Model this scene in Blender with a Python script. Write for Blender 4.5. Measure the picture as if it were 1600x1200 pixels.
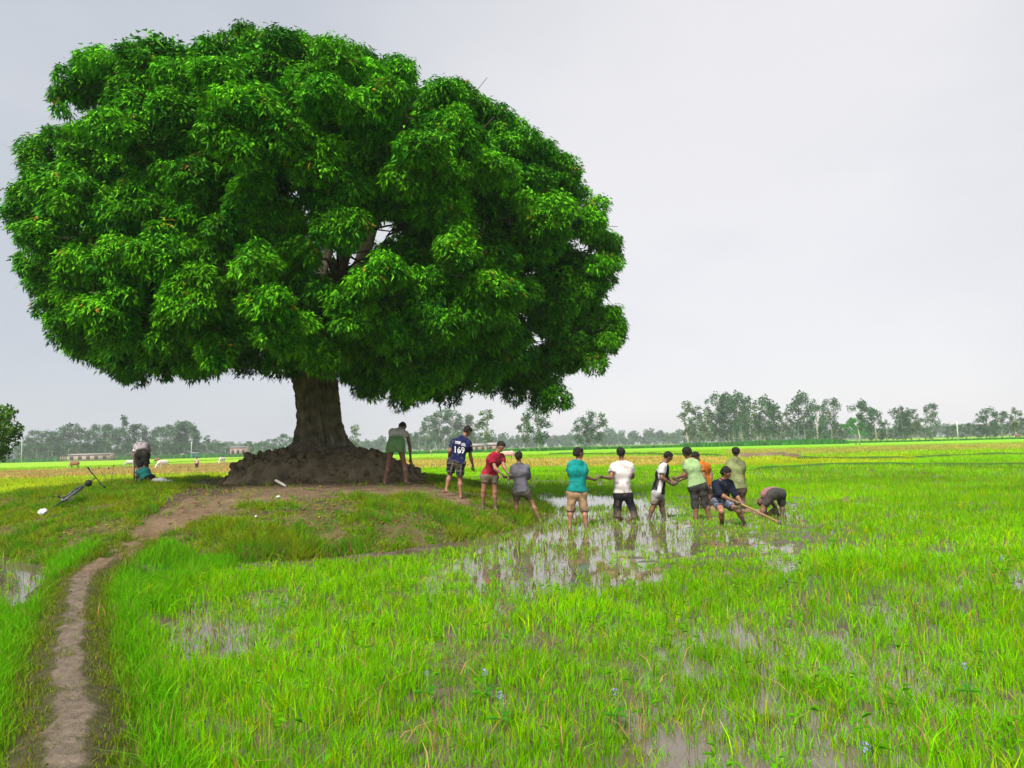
import bpy, bmesh, math, random
import numpy as np
from mathutils import Vector, Matrix
from mathutils.bvhtree import BVHTree

for o in list(bpy.data.objects):
    bpy.data.objects.remove(o, do_unlink=True)
SC = bpy.context.scene
COL = SC.collection
rng = np.random.default_rng(7)
random.seed(7)
PI = math.pi

# ------------------------------------------------------------------ camera
CAMH, FPX = 1.70, 1203.0
PITCH, ROLL = math.atan(96.9 / FPX), math.radians(1.47)
CF = np.array([0, math.cos(PITCH), math.sin(PITCH)])
_u0 = np.array([0, -math.sin(PITCH), math.cos(PITCH)])
_r0 = np.array([1.0, 0, 0])
CR = _r0 * math.cos(ROLL) - _u0 * math.sin(ROLL)
CU = _u0 * math.cos(ROLL) + _r0 * math.sin(ROLL)
CC = np.array([0, 0, CAMH])
cam = bpy.data.cameras.new('camera')
cam.sensor_width = 36.0
cam.sensor_fit = 'HORIZONTAL'
cam.lens = FPX / 1600 * 36.0
cam.clip_start, cam.clip_end = 0.1, 8000
camo = bpy.data.objects.new('camera', cam)
COL.objects.link(camo)
m = Matrix.Identity(4)
for i in range(3):
    m[i][0], m[i][1], m[i][2], m[i][3] = CR[i], CU[i], -CF[i], CC[i]
camo.matrix_world = m
SC.camera = camo

# ------------------------------------------------------------------ light
SUN_EL, SUN_AZ = math.radians(52), math.radians(205)   # veiled sun, high, behind the photographer
world = bpy.data.worlds.new('World')
SC.world = world
world.use_nodes = True
nt = world.node_tree
nt.nodes.clear()
def N(t, ty, **kw):
    n = t.nodes.new(ty)
    for k, v in kw.items():
        if k == 'inp':
            for a, b in v.items():
                n.inputs[a].default_value = b
        else:
            setattr(n, k, v)
    return n
sky = N(nt, 'ShaderNodeTexSky', sky_type='NISHITA', sun_disc=False, sun_elevation=SUN_EL, sun_rotation=SUN_AZ)
skym = N(nt, 'ShaderNodeMix', data_type='RGBA', blend_type='MULTIPLY', inp={0: 1.0})
nt.links.new(sky.outputs[0], skym.inputs[6])
skym.inputs[7].default_value = (0.08, 0.08, 0.08, 1)
tc = N(nt, 'ShaderNodeTexCoord')
gl = CF + (1180 - 800) / FPX * CR + (600 - 420) / FPX * CU
gl = gl / np.linalg.norm(gl)
dot = N(nt, 'ShaderNodeVectorMath', operation='DOT_PRODUCT')
dot.inputs[1].default_value = gl
nt.links.new(tc.outputs['Generated'], dot.inputs[0])
mr = N(nt, 'ShaderNodeMapRange', interpolation_type='SMOOTHSTEP', inp={1: 0.78, 2: 1.0, 3: 0.0, 4: 1.0})
nt.links.new(dot.outputs['Value'], mr.inputs[0])
nz = N(nt, 'ShaderNodeTexNoise', inp={'Scale': 2.6, 'Detail': 4.0, 'Roughness': 0.5})
nmap = N(nt, 'ShaderNodeMapping')
nmap.inputs['Scale'].default_value = (1, 1, 2.2)
nt.links.new(tc.outputs['Generated'], nmap.inputs[0])
nt.links.new(nmap.outputs[0], nz.inputs['Vector'])
nzr = N(nt, 'ShaderNodeMapRange', inp={1: 0.3, 2: 0.7, 3: -0.20, 4: 0.20})
nt.links.new(nz.outputs[0], nzr.inputs[0])
ad = N(nt, 'ShaderNodeMath', operation='ADD', use_clamp=True)
nt.links.new(mr.outputs[0], ad.inputs[0])
nt.links.new(nzr.outputs[0], ad.inputs[1])
oc = N(nt, 'ShaderNodeMix', data_type='RGBA')
oc.inputs[6].default_value = (0.258, 0.272, 0.296, 1)
oc.inputs[7].default_value = (0.385, 0.378, 0.385, 1)
nt.links.new(ad.outputs[0], oc.inputs[0])
mx = N(nt, 'ShaderNodeMix', data_type='RGBA', inp={0: 0.92})
nt.links.new(skym.outputs[2], mx.inputs[6])
nt.links.new(oc.outputs[2], mx.inputs[7])
bg = N(nt, 'ShaderNodeBackground', inp={1: 1.0})
nt.links.new(mx.outputs[2], bg.inputs[0])
wo = N(nt, 'ShaderNodeOutputWorld')
nt.links.new(bg.outputs[0], wo.inputs[0])

sl = bpy.data.lights.new('sun', 'SUN')
sl.energy, sl.angle, sl.color = 2.9, math.radians(26), (1.0, 0.95, 0.86)
so = bpy.data.objects.new('sun', sl)
COL.objects.link(so)
sd = Vector((math.sin(SUN_AZ) * math.cos(SUN_EL), math.cos(SUN_AZ) * math.cos(SUN_EL), math.sin(SUN_EL)))
so.rotation_euler = sd.to_track_quat('Z', 'Y').to_euler()
so.location = (0, 0, 40)
SC.view_settings.view_transform = 'Standard'
SC.view_settings.look = 'None'
SC.view_settings.exposure = 1.22
SC.view_settings.gamma = 1.0
SC.view_settings.use_curve_mapping = False
SC.render.engine = 'CYCLES'
SC.cycles.use_denoising = True
SC.cycles.max_bounces = 7
SC.cycles.diffuse_bounces = 3
SC.cycles.glossy_bounces = 3
SC.cycles.transmission_bounces = 4
SC.cycles.volume_bounces = 0
SC.cycles.use_fast_gi = False
SC.cycles.caustics_reflective = False
SC.cycles.caustics_refractive = False

# ------------------------------------------------------------------ pixel <-> place
def ray(px, py):
    px, py = np.asarray(px, float), np.asarray(py, float)
    d = CF + ((px - 800) / FPX)[..., None] * CR + ((600 - py) / FPX)[..., None] * CU
    return d
def at(px, py, Y):                      # the point seen at a pixel, Y metres ahead
    d = ray(px, py)
    return CC + d * (np.asarray(Y, float) / d[..., 1])[..., None]
def gnd(px, py, z=0.0):                 # where the line of sight meets height z
    d = ray(px, py)
    return CC + d * ((z - CAMH) / d[..., 2])[..., None]
def proj(P):
    v = np.asarray(P, float) - CC
    w = v @ CF
    w = np.where(np.abs(w) < 1e-6, 1e-6, w)
    return 800 + FPX * (v @ CR) / w, 600 - FPX * (v @ CU) / w

# ------------------------------------------------------------------ noise
_T = np.random.default_rng(11).random((64, 64, 64)).astype(np.float32)
def vn3(x, y, z):
    xi, yi, zi = np.floor(x).astype(int), np.floor(y).astype(int), np.floor(z).astype(int)
    fx, fy, fz = x - xi, y - yi, z - zi
    fx, fy, fz = fx*fx*(3-2*fx), fy*fy*(3-2*fy), fz*fz*(3-2*fz)
    r = 0
    for a in (0, 1):
        for b in (0, 1):
            for c in (0, 1):
                w = (fx if a else 1-fx) * (fy if b else 1-fy) * (fz if c else 1-fz)
                r = r + w * _T[(xi+a) & 63, (yi+b) & 63, (zi+c) & 63]
    return r
def vn2(x, y, s=0.0):
    return vn3(np.asarray(x, float), np.asarray(y, float), np.full(np.shape(x), 0.37 + s))
def fbm(x, y, s=0.0, o=3):
    r, a, t = 0, 0.5, 0
    for k in range(o):
        r = r + a * vn2(x * 2**k, y * 2**k, s + 3.7 * k); t += a; a *= 0.5
    return r / t
def fbm3(P, sc, o=2):
    r, a, t = 0, 0.5, 0
    for k in range(o):
        q = P * (sc * 2**k) + 5.3 * k
        r = r + a * vn3(q[..., 0], q[..., 1], q[..., 2]); t += a; a *= 0.5
    return r / t
def sstep(a, b, x):
    t = np.clip((x - a) / (b - a), 0, 1)
    return t * t * (3 - 2 * t)

# ------------------------------------------------------------------ mesh + object helpers
def mk_mesh(name, V, faces, col=None, smooth=False):
    """faces: list of (n,k) index arrays"""
    me = bpy.data.meshes.new(name)
    V = np.ascontiguousarray(V, np.float32)
    me.vertices.add(len(V))
    me.vertices.foreach_set('co', V.ravel())
    loops = np.concatenate([f.ravel() for f in faces]).astype(np.int32)
    tot = np.concatenate([np.full(len(f), f.shape[1], np.int32) for f in faces])
    st = np.concatenate([[0], np.cumsum(tot)[:-1]]).astype(np.int32)
    me.loops.add(len(loops))
    me.loops.foreach_set('vertex_index', loops)
    me.polygons.add(len(tot))
    me.polygons.foreach_set('loop_start', st)
    if smooth:
        me.polygons.foreach_set('use_smooth', np.ones(len(tot), bool))
    if col is not None:
        a = me.attributes.new('col', 'FLOAT_COLOR', 'POINT')
        c = np.ones((len(V), 4), np.float32)
        c[:, :3] = np.broadcast_to(col, (len(V), 3))
        a.data.foreach_set('color', c.ravel())
    me.update(calc_edges=True)
    me.validate()
    return me
def link(name, me, mat=None, parent=None, label=None, cat=None, group=None, kind=None):
    o = bpy.data.objects.new(name, me)
    COL.objects.link(o)
    if mat is not None and me is not None:
        if not me.materials: me.materials.append(mat)
    if parent is not None: o.parent = parent
    tag(o, label, cat, group, kind)
    return o
def tag(o, label=None, cat=None, group=None, kind=None):
    if label: o['label'] = label
    if cat: o['category'] = cat
    if group: o['group'] = group
    if kind: o['kind'] = kind
    return o
def empty(name, loc, label, cat, group=None):
    o = bpy.data.objects.new(name, None)
    COL.objects.link(o)
    o.location = loc
    o.empty_display_size = 0.1
    return tag(o, label, cat, group)
def copy_tree(o, parent=None):
    c = o.copy()
    COL.objects.link(c)
    if parent is not None:
        c.parent = parent
    for ch in list(o.children):
        copy_tree(ch, c)
    return c

class MB:                               # collects boxes and tubes for one mesh
    def __init__(s): s.v, s.f, s.n = [], [], 0
    def add(s, V, F):
        s.v.append(np.asarray(V, float))
        s.f += [tuple(i + s.n for i in f) for f in F]
        s.n += len(V)
    def box(s, c, d, R=None):
        c, d = np.array(c, float), np.array(d, float) / 2
        V = np.array([[x, y, z] for x in (-1, 1) for y in (-1, 1) for z in (-1, 1)]) * d
        if R is not None: V = V @ np.array(R).T
        s.add(V + c, [(0,1,3,2), (4,6,7,5), (0,4,5,1), (2,3,7,6), (0,2,6,4), (1,5,7,3)])
    def tube(s, P, R, n=6, cap=True):
        P = np.array(P, float)
        R = np.broadcast_to(np.array(R, float), (len(P),))
        T = np.gradient(P, axis=0)
        T /= np.linalg.norm(T, axis=1)[:, None] + 1e-9
        ref = np.array([0, 0, 1.0]) if abs(T[0, 2]) < 0.9 else np.array([1.0, 0, 0])
        V = []
        u = np.cross(T[0], ref); u /= np.linalg.norm(u)
        for i in range(len(P)):
            u = u - T[i] * (u @ T[i]); u /= np.linalg.norm(u) + 1e-9
            w = np.cross(T[i], u)
            for k in range(n):
                a = 2 * PI * k / n
                V.append(P[i] + R[i] * (math.cos(a) * u + math.sin(a) * w))
        F = [(i*n+k, i*n+(k+1) % n, (i+1)*n+(k+1) % n, (i+1)*n+k) for i in range(len(P)-1) for k in range(n)]
        if cap:
            F += [tuple(range(n-1, -1, -1)), tuple((len(P)-1)*n + k for k in range(n))]
        s.add(V, F)
    def mesh(s, name, smooth=False, col=None):
        V = np.concatenate(s.v)
        by = {}
        for f in s.f: by.setdefault(len(f), []).append(f)
        return mk_mesh(name, V, [np.array(x) for x in by.values()], col, smooth)
    def build(s, name, mat, parent=None, smooth=False, **kw):
        return link(name, s.mesh(name, smooth), mat, parent, **kw)

# ------------------------------------------------------------------ materials
def mat_new(name):
    mt = bpy.data.materials.new(name)
    mt.use_nodes = True
    t = mt.node_tree
    t.nodes.clear()
    out = N(t, 'ShaderNodeOutputMaterial')
    return mt, t, out
def mat_noise(name, c1, c2, scale=8.0, rough=0.9, bump=0.0, bscale=None, attr=False, detail=6.0, spec=0.3, wet=None):
    """procedural: two tones mixed by noise (times an attribute colour), with bump"""
    mt, t, out = mat_new(name)
    b = N(t, 'ShaderNodeBsdfPrincipled')
    b.inputs['Roughness'].default_value = rough
    b.inputs['Specular IOR Level'].default_value = spec
    tcn = N(t, 'ShaderNodeTexCoord')
    nn = N(t, 'ShaderNodeTexNoise', inp={'Scale': scale, 'Detail': detail, 'Roughness': 0.62})
    t.links.new(tcn.outputs['Object'], nn.inputs['Vector'])
    r = N(t, 'ShaderNodeValToRGB')
    r.color_ramp.elements[0].position, r.color_ramp.elements[1].position = 0.32, 0.68
    r.color_ramp.elements[0].color, r.color_ramp.elements[1].color = (*c1, 1), (*c2, 1)
    t.links.new(nn.outputs[0], r.inputs[0])
    src = r.outputs[0]
    if attr:
        at_ = N(t, 'ShaderNodeAttribute', attribute_name='col')
        mm = N(t, 'ShaderNodeMix', data_type='RGBA', blend_type='MULTIPLY', inp={0: 1.0})
        t.links.new(at_.outputs['Color'], mm.inputs[6])
        t.links.new(src, mm.inputs[7])
        src = mm.outputs[2]
    t.links.new(src, b.inputs['Base Color'])
    if wet:
        rr = N(t, 'ShaderNodeMapRange', inp={1: 0.35, 2: 0.6, 3: wet, 4: rough})
        t.links.new(nn.outputs[0], rr.inputs[0])
        t.links.new(rr.outputs[0], b.inputs['Roughness'])
    if bump:
        n2 = N(t, 'ShaderNodeTexNoise', inp={'Scale': bscale or scale * 3, 'Detail': 6.0, 'Roughness': 0.65})
        t.links.new(tcn.outputs['Object'], n2.inputs['Vector'])
        bp = N(t, 'ShaderNodeBump', inp={'Strength': 1.0, 'Distance': bump})
        t.links.new(n2.outputs[0], bp.inputs['Height'])
        t.links.new(bp.outputs[0], b.inputs['Normal'])
    t.links.new(b.outputs[0], out.inputs[0])
    return mt
def mat_leaf(name, trans=0.35, rough=0.5, spec=0.35, nscale=0.0):
    mt, t, out = mat_new(name)
    a = N(t, 'ShaderNodeAttribute', attribute_name='col')
    src = a.outputs['Color']
    if nscale:
        tcn = N(t, 'ShaderNodeTexCoord')
        nn = N(t, 'ShaderNodeTexNoise', inp={'Scale': nscale, 'Detail': 3.0})
        t.links.new(tcn.outputs['Object'], nn.inputs['Vector'])
        mr_ = N(t, 'ShaderNodeMapRange', inp={1: 0.3, 2: 0.7, 3: 0.75, 4: 1.25})
        t.links.new(nn.outputs[0], mr_.inputs[0])
        sc = N(t, 'ShaderNodeVectorMath', operation='SCALE')
        t.links.new(src, sc.inputs[0]); t.links.new(mr_.outputs[0], sc.inputs['Scale'])
        src = sc.outputs[0]
    b = N(t, 'ShaderNodeBsdfPrincipled')
    b.inputs['Roughness'].default_value = rough
    b.inputs['Specular IOR Level'].default_value = spec
    t.links.new(src, b.inputs['Base Color'])
    tr = N(t, 'ShaderNodeBsdfTranslucent')
    t.links.new(src, tr.inputs[0])
    mxs = N(t, 'ShaderNodeMixShader', inp={0: trans})
    t.links.new(b.outputs[0], mxs.inputs[1]); t.links.new(tr.outputs[0], mxs.inputs[2])
    t.links.new(mxs.outputs[0], out.inputs[0])
    return mt

M = {}
M['mud'] = mat_noise('mud', (0.055, 0.042, 0.028), (0.13, 0.098, 0.066), 3.0, 0.75, 0.03, 14, spec=0.5, wet=0.3)
M['clod'] = mat_noise('clod', (0.15, 0.112, 0.065), (0.36, 0.275, 0.165), 3.5, 0.95, 0.03, 14, attr=True, spec=0.15)
M['mound'] = mat_noise('mound_soil', (0.6, 0.6, 0.6), (1.25, 1.25, 1.25), 2.6, 0.95, 0.03, 18, attr=True, spec=0.15)
M['path'] = mat_noise('path_soil', (0.6, 0.58, 0.56), (1.2, 1.2, 1.2), 7.0, 0.95, 0.05, 16, attr=True, spec=0.2)
M['field'] = mat_noise('field_crop', (0.72, 0.76, 0.7), (1.2, 1.15, 1.2), 0.9, 0.95, 0.0, attr=True, spec=0.1)
M['ground'] = mat_noise('ground_far', (0.09, 0.20, 0.015), (0.16, 0.30, 0.03), 0.05, 0.95, spec=0.1)
M['grass'] = mat_leaf('grass_blade', 0.42, 0.8, 0.03)
M['leaf'] = mat_leaf('mango_leaf', 0.15, 0.55, 0.10)
M['farleaf'] = mat_leaf('far_leaf', 0.25, 0.6, 0.2)
M['bark'] = mat_noise('bark', (0.14, 0.115, 0.078), (0.38, 0.315, 0.215), 4.0, 0.95, 0.06, 10, spec=0.15)
M['palebark'] = mat_noise('pale_bark', (0.30, 0.27, 0.22), (0.55, 0.52, 0.46), 3.0, 0.9, spec=0.15)
M['twig'] = mat_noise('twig', (0.08, 0.065, 0.045), (0.16, 0.13, 0.095), 6.0, 0.9, spec=0.15)
M['skin'] = mat_noise('skin', (0.88, 0.86, 0.84), (1.1, 1.08, 1.08), 14.0, 0.5, 0.002, 60, attr=True, spec=0.4)
M['cloth'] = mat_noise('cloth', (0.82, 0.82, 0.82), (1.12, 1.12, 1.12), 9.0, 0.9, 0.02, 15, attr=True, spec=0.15)
M['hair'] = mat_noise('hair', (0.008, 0.007, 0.006), (0.028, 0.024, 0.02), 30.0, 0.8, 0.004, 60, spec=0.15)
M['eye'] = mat_noise('eye', (0.02, 0.015, 0.01), (0.04, 0.03, 0.02), 30.0, 0.2, spec=0.5)
def paint(name, c, rough=0.5, v=0.2, sc=9.0, spec=0.4):
    c = np.array(c)
    return mat_noise(name, tuple(c * (1 - v)), tuple(np.minimum(c * (1 + v), 0.95)), sc, rough, spec=spec)
# muddy standing water: opaque brown below, sky reflected above
mt, t, out = mat_new('water')
b = N(t, 'ShaderNodeBsdfPrincipled')
b.inputs['Base Color'].default_value = (0.12, 0.095, 0.07, 1)
b.inputs['Roughness'].default_value = 0.03
b.inputs['IOR'].default_value = 1.55
tcn = N(t, 'ShaderNodeTexCoord')
nn = N(t, 'ShaderNodeTexNoise', inp={'Scale': 5.0, 'Detail': 3.0})
t.links.new(tcn.outputs['Object'], nn.inputs['Vector'])
bp = N(t, 'ShaderNodeBump', inp={'Strength': 0.25, 'Distance': 0.004})
t.links.new(nn.outputs[0], bp.inputs['Height']); t.links.new(bp.outputs[0], b.inputs['Normal'])
t.links.new(b.outputs[0], out.inputs[0])
M['water'] = mt

# ================================================================== THE SETTING
def in_poly(x, y, poly):
    p = np.asarray(poly, float)
    r = np.zeros(np.shape(x), bool)
    j = len(p) - 1
    for i in range(len(p)):
        c = ((p[i,1] > y) != (p[j,1] > y)) & (x < (p[j,0]-p[i,0]) * (y - p[i,1]) / (p[j,1]-p[i,1] + 1e-12) + p[i,0])
        r ^= c
        j = i
    return r
def seg_dist(x, y, A, B):
    bx, by = B[0]-A[0], B[1]-A[1]
    t_ = np.clip(((x-A[0])*bx + (y-A[1])*by) / (bx*bx+by*by + 1e-12), 0, 1)
    return np.hypot(x-A[0]-t_*bx, y-A[1]-t_*by), t_
def poly_sd(x, y, poly):                # positive inside
    d = np.full(np.shape(x), 1e9)
    for i in range(len(poly)):
        d = np.minimum(d, seg_dist(x, y, poly[i-1], poly[i])[0])
    return np.where(in_poly(x, y, poly), d, -d)

# outline of the mound at the water's edge
_front = gnd(np.array([60, 120, 170, 240, 320, 400, 480, 560, 640, 700, 750, 790, 815, 826]),
             np.array([878, 888, 886, 880, 880, 879, 874, 866, 857, 848, 839, 829, 821, 814]))[:, :2]
MOUND = [tuple(p) for p in _front] + [(0.9, 20.5), (0.4, 24), (-1.2, 28), (-4.5, 31), (-9, 32), (-15, 30.5), (-26, 27), (-40, 26),
         (-40, 20.5), (-24, 20.0), (-17, 19.2), (-13, 17.2), (-10.6, 15.2)]
PATHPX = [(92, 1290), (97, 1200), (106, 1150), (112, 1100), (107, 1050), (109, 1000), (119, 950), (120, 925), (129, 900), (148, 884), (168, 872), (190, 856), (212, 838)]
def path_z(i): return 0.16 + 0.05 * max(0, i - 8) ** 1.15
PATH = [gnd(np.float64(a), np.float64(b_), path_z(i)) for i, (a, b_) in enumerate(PATHPX)]
PATHW = [0.07, 0.07, 0.09, 0.095, 0.095, 0.09, 0.07, 0.085, 0.10, 0.11, 0.13, 0.16, 0.18]
def path_dist(x, y):
    d = np.full(np.shape(x), 1e9); w = np.zeros(np.shape(x)); z = np.zeros(np.shape(x))
    for i in range(len(PATH)-1):
        q, t_ = seg_dist(x, y, PATH[i], PATH[i+1])
        k = q < d
        d = np.where(k, q, d)
        w = np.where(k, PATHW[i]*(1-t_) + PATHW[i+1]*t_, w)
        z = np.where(k, PATH[i][2]*(1-t_) + PATH[i+1][2]*t_, z)
    return d, w, z
def mound_h(x, y):
    sd_ = poly_sd(x, y, MOUND) + 0.25 * (fbm(x*0.9, y*0.9, 2.0) - 0.5)
    far = np.clip((-12.0 - x) / 6.0, 0, 1)
    top = 0.90 - 0.42 * far
    h = top * (1 - np.exp(-np.maximum(sd_, 0) / 1.35)) + np.minimum(sd_, 0) * 0.3
    return h + np.where(sd_ > 0, 0.05 * (fbm(x*2.2, y*2.2, 9.0) - 0.5) * np.minimum(sd_, 1), 0)
def bund_h(x, y):
    d, w, z = path_dist(x, y)
    return z - 0.02 - np.maximum(d - w - 0.08, 0) * 0.30 - 0.25*np.maximum(d-w-0.5, 0)
WATERPX = [(850,806,70,26,1), (935,800,105,26,1), (860,858,90,40,.9), (945,905,95,18,1), (1000,830,60,35,.55), (1060,850,40,25,.45),
    (770,880,60,36,.8), (705,905,40,30,.35), (825,905,45,22,.9), (340,1000,75,48,.8), (430,1010,45,30,.4), (790,965,20,30,.45),
    (12,880,62,78,1), (1110,1080,130,40,.40), (1040,1060,50,55,.45), (1200,1135,120,50,.36), (1500,1060,60,40,.3),
    (1232,885,28,8,.8), (1590,910,18,28,.6), (1226,810,22,6,.9), (1000,960,30,15,.3), (1140,845,40,12,.3), (1330,785,50,6,.5), (760,840,60,12,.7)]
def wetness(px, py):
    r = np.zeros(np.shape(px))
    for cx, cy, a, b_, s in WATERPX:
        q = ((px-cx)/a)**2 + ((py-cy)/b_)**2
        r = np.maximum(r, s * np.clip(1.5 - q, 0, 1))
    return r
def puddle(x, y):                      # small open spots all over the flooded paddy
    a = fbm(x*0.75 + 3, y*0.45, 71.0); b_ = fbm(x*2.6, y*1.7, 72.0)
    return sstep(0.60, 0.70, a*0.7 + b_*0.3 + 0.04*sstep(14, 5, y))
def mud_h(x, y):
    P = np.stack([x, y, np.zeros_like(x)], -1)
    px, py = proj(P)
    w = wetness(px, py)
    n = fbm(x*1.3, y*1.3, 1.0) - 0.5
    n2 = fbm(x*5, y*5, 4.0) - 0.5
    z = 0.004 - 0.085*np.maximum(w, puddle(x, y)) + 0.07*n + 0.06*n2
    return z
def terrain(x, y):
    return np.maximum(np.maximum(mud_h(x, y), mound_h(x, y)), bund_h(x, y))
def grid_mesh(name, xs, ys, hf, colf=None, keep=None):
    X, Y = np.meshgrid(xs, ys)
    Z = hf(X, Y)
    nx, ny = len(xs), len(ys)
    V = np.stack([X, Y, Z], -1).reshape(-1, 3)
    i = np.arange((ny-1)*(nx-1)); r, c = i // (nx-1), i % (nx-1)
    a = r*nx + c
    F = np.stack([a, a+1, a+nx+1, a+nx], 1)
    if keep is not None:
        k = keep(X, Y).ravel()
        F = F[k[F].any(1)]
        u, inv = np.unique(F, return_inverse=True)
        V = V[u]; F = inv.reshape(F.shape)
    col = colf(V) if colf else None
    return mk_mesh(name, V, [F], col, True)

S = dict(kind='structure')
GREEN = np.array([0.205, 0.51, 0.001]); LIME = np.array([0.275, 0.53, 0.002]); YEL = np.array([0.42, 0.43, 0.012]); TAN = np.array([0.43, 0.36, 0.115])
# big sheet to the horizon, the farther fields on top of it, water and mud of the near paddy
g = np.array([-3000, 3000.])
link('ground', grid_mesh('ground', np.array([-3000, -400, -60, 60, 400, 3000.]), np.array([-400, 0, 40, 300, 1000, 3000.]), lambda x, y: x*0 - 0.30), M['ground'], **S)
link('paddy_water', grid_mesh('paddy_water', np.linspace(-40, 40, 3), np.linspace(0.6, 46.5, 3), lambda x, y: x*0), M['water'], **S)
link('paddy_mud', grid_mesh('paddy_mud', np.linspace(-24, 24, 300), np.concatenate([np.linspace(1.2, 22, 160), np.linspace(22.2, 46.5, 60)]), mud_h), M['mud'], **S)
# far fields, each its own patch; corners taken on the ground
FIELDS = [('lime_field', [(-700,749),(2300,749-77.1),(2300,662.9),(-700,740)], None, LIME)]
def far_patch(name, pts, z, col, label=None):
    P = np.array([gnd(np.float64(a), np.float64(b_), z) for a, b_ in pts])
    me = mk_mesh(name, P, [np.arange(len(P))[None]], np.tile(col, (len(P), 1)))
    return link(name, me, M['field'], **S)
def flat(name, x0, x1, y0, y1, z, col):
    V = np.array([[x0,y0,z],[x1,y0,z],[x1,y1,z],[x0,y1,z]], float)
    return link(name, mk_mesh(name, V, [np.array([[0,1,2,3]])], np.tile(col, (4,1))), M['field'], **S)
flat('field', -500, 500, 44.5, 420, 0.03, LIME*0.85)
FPOLY = [([(-90,739),(150,733),(372,722),(420,724),(420,737),(150,745),(-90,752)], TAN),
         ([(-90,752),(150,745),(420,737),(420,757),(150,765),(-90,775)], YEL*0.5 + LIME*0.5),
         ([(560,720),(800,718),(1000,714),(1135,715),(1135,729),(1000,730),(800,732),(560,733)], TAN*0.75+YEL*0.35),
         ([(1135,704),(1300,701),(1450,696),(1680,692),(1680,701),(1450,705),(1300,710),(1135,713)], TAN*0.62 + LIME*0.36),
         ([(1135,716),(1430,714),(1430,723),(1135,731)], YEL*0.6+LIME*0.45),
         ([(420,712),(1000,699),(1680,683),(1680,688),(1000,704),(420,717)], GREEN*1.1)]
for i, (pl, c) in enumerate(FPOLY):
    far_patch('field', pl, 0.036 + 0.004*i, c*0.85)
def field_col(px, py):
    c = np.tile(GREEN, (len(px), 1))
    yh = 696.9 - 0.0257*(px-800)
    f = np.clip((44 - (py-yh)) / 14, 0, 1)[:, None]
    c = c*(1-f) + LIME*f
    for pl, k in FPOLY:
        c = np.where(in_poly(px, py, pl)[:, None], k, c)
    return c

# the mound: soil colour follows where it is bare, leafy or turfed
DIRT = [(150,884),(163,868),(196,842),(204,822),(235,800),(262,776),(300,752),(360,735),(520,715),(640,735),(690,760),(735,778),(724,792),(690,783),(640,778),(560,776),(500,779),(440,785),(380,794),(335,806),(290,826),(262,845),(232,856),(205,870),(172,893)]
def dirtness(P):
    px, py = proj(P)
    n = fbm(P[:,0]*1.6, P[:,1]*1.6, 3.0) - 0.5
    n3 = fbm(P[:,0]*4.5, P[:,1]*4.5, 13.0) - 0.5
    sd_ = poly_sd(px + 26*n, py + 16*n, DIRT)
    slope = sstep(805, 850, py)                          # the worn slope up from the path is half grown over
    return sstep(-5, 5, sd_ + 22*n3*(0.4+slope) - 8.5*slope)
def mound_col(V):
    pd, pw, _ = path_dist(V[:,0], V[:,1])
    d = np.maximum(dirtness(V), 0.85*sstep(1.25, 0.7, pd/np.maximum(pw, .01))*(V[:,1] > 9.8))[:, None]
    n = fbm(V[:,0]*0.8, V[:,1]*0.8, 6.0)[:, None]
    dirt = np.array([0.165, 0.112, 0.068])*(0.8+0.4*n)
    px, py = proj(V)
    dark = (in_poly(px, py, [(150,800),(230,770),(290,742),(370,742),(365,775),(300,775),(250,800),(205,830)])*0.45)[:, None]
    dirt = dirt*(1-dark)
    soil = np.array([0.115, 0.095, 0.040])*(0.7+0.6*n)
    return soil*(1-d) + dirt*d
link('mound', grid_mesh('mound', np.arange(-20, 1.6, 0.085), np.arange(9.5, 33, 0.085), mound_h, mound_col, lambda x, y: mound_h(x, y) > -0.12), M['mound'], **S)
link('mound', grid_mesh('mound', np.arange(-41, -19.8, 0.4), np.arange(18, 33, 0.4), lambda x, y: mound_h(x, y)-0.01, mound_col, lambda x, y: mound_h(x, y) > -0.12), M['mound'], **S).name = 'field_bank'
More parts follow.
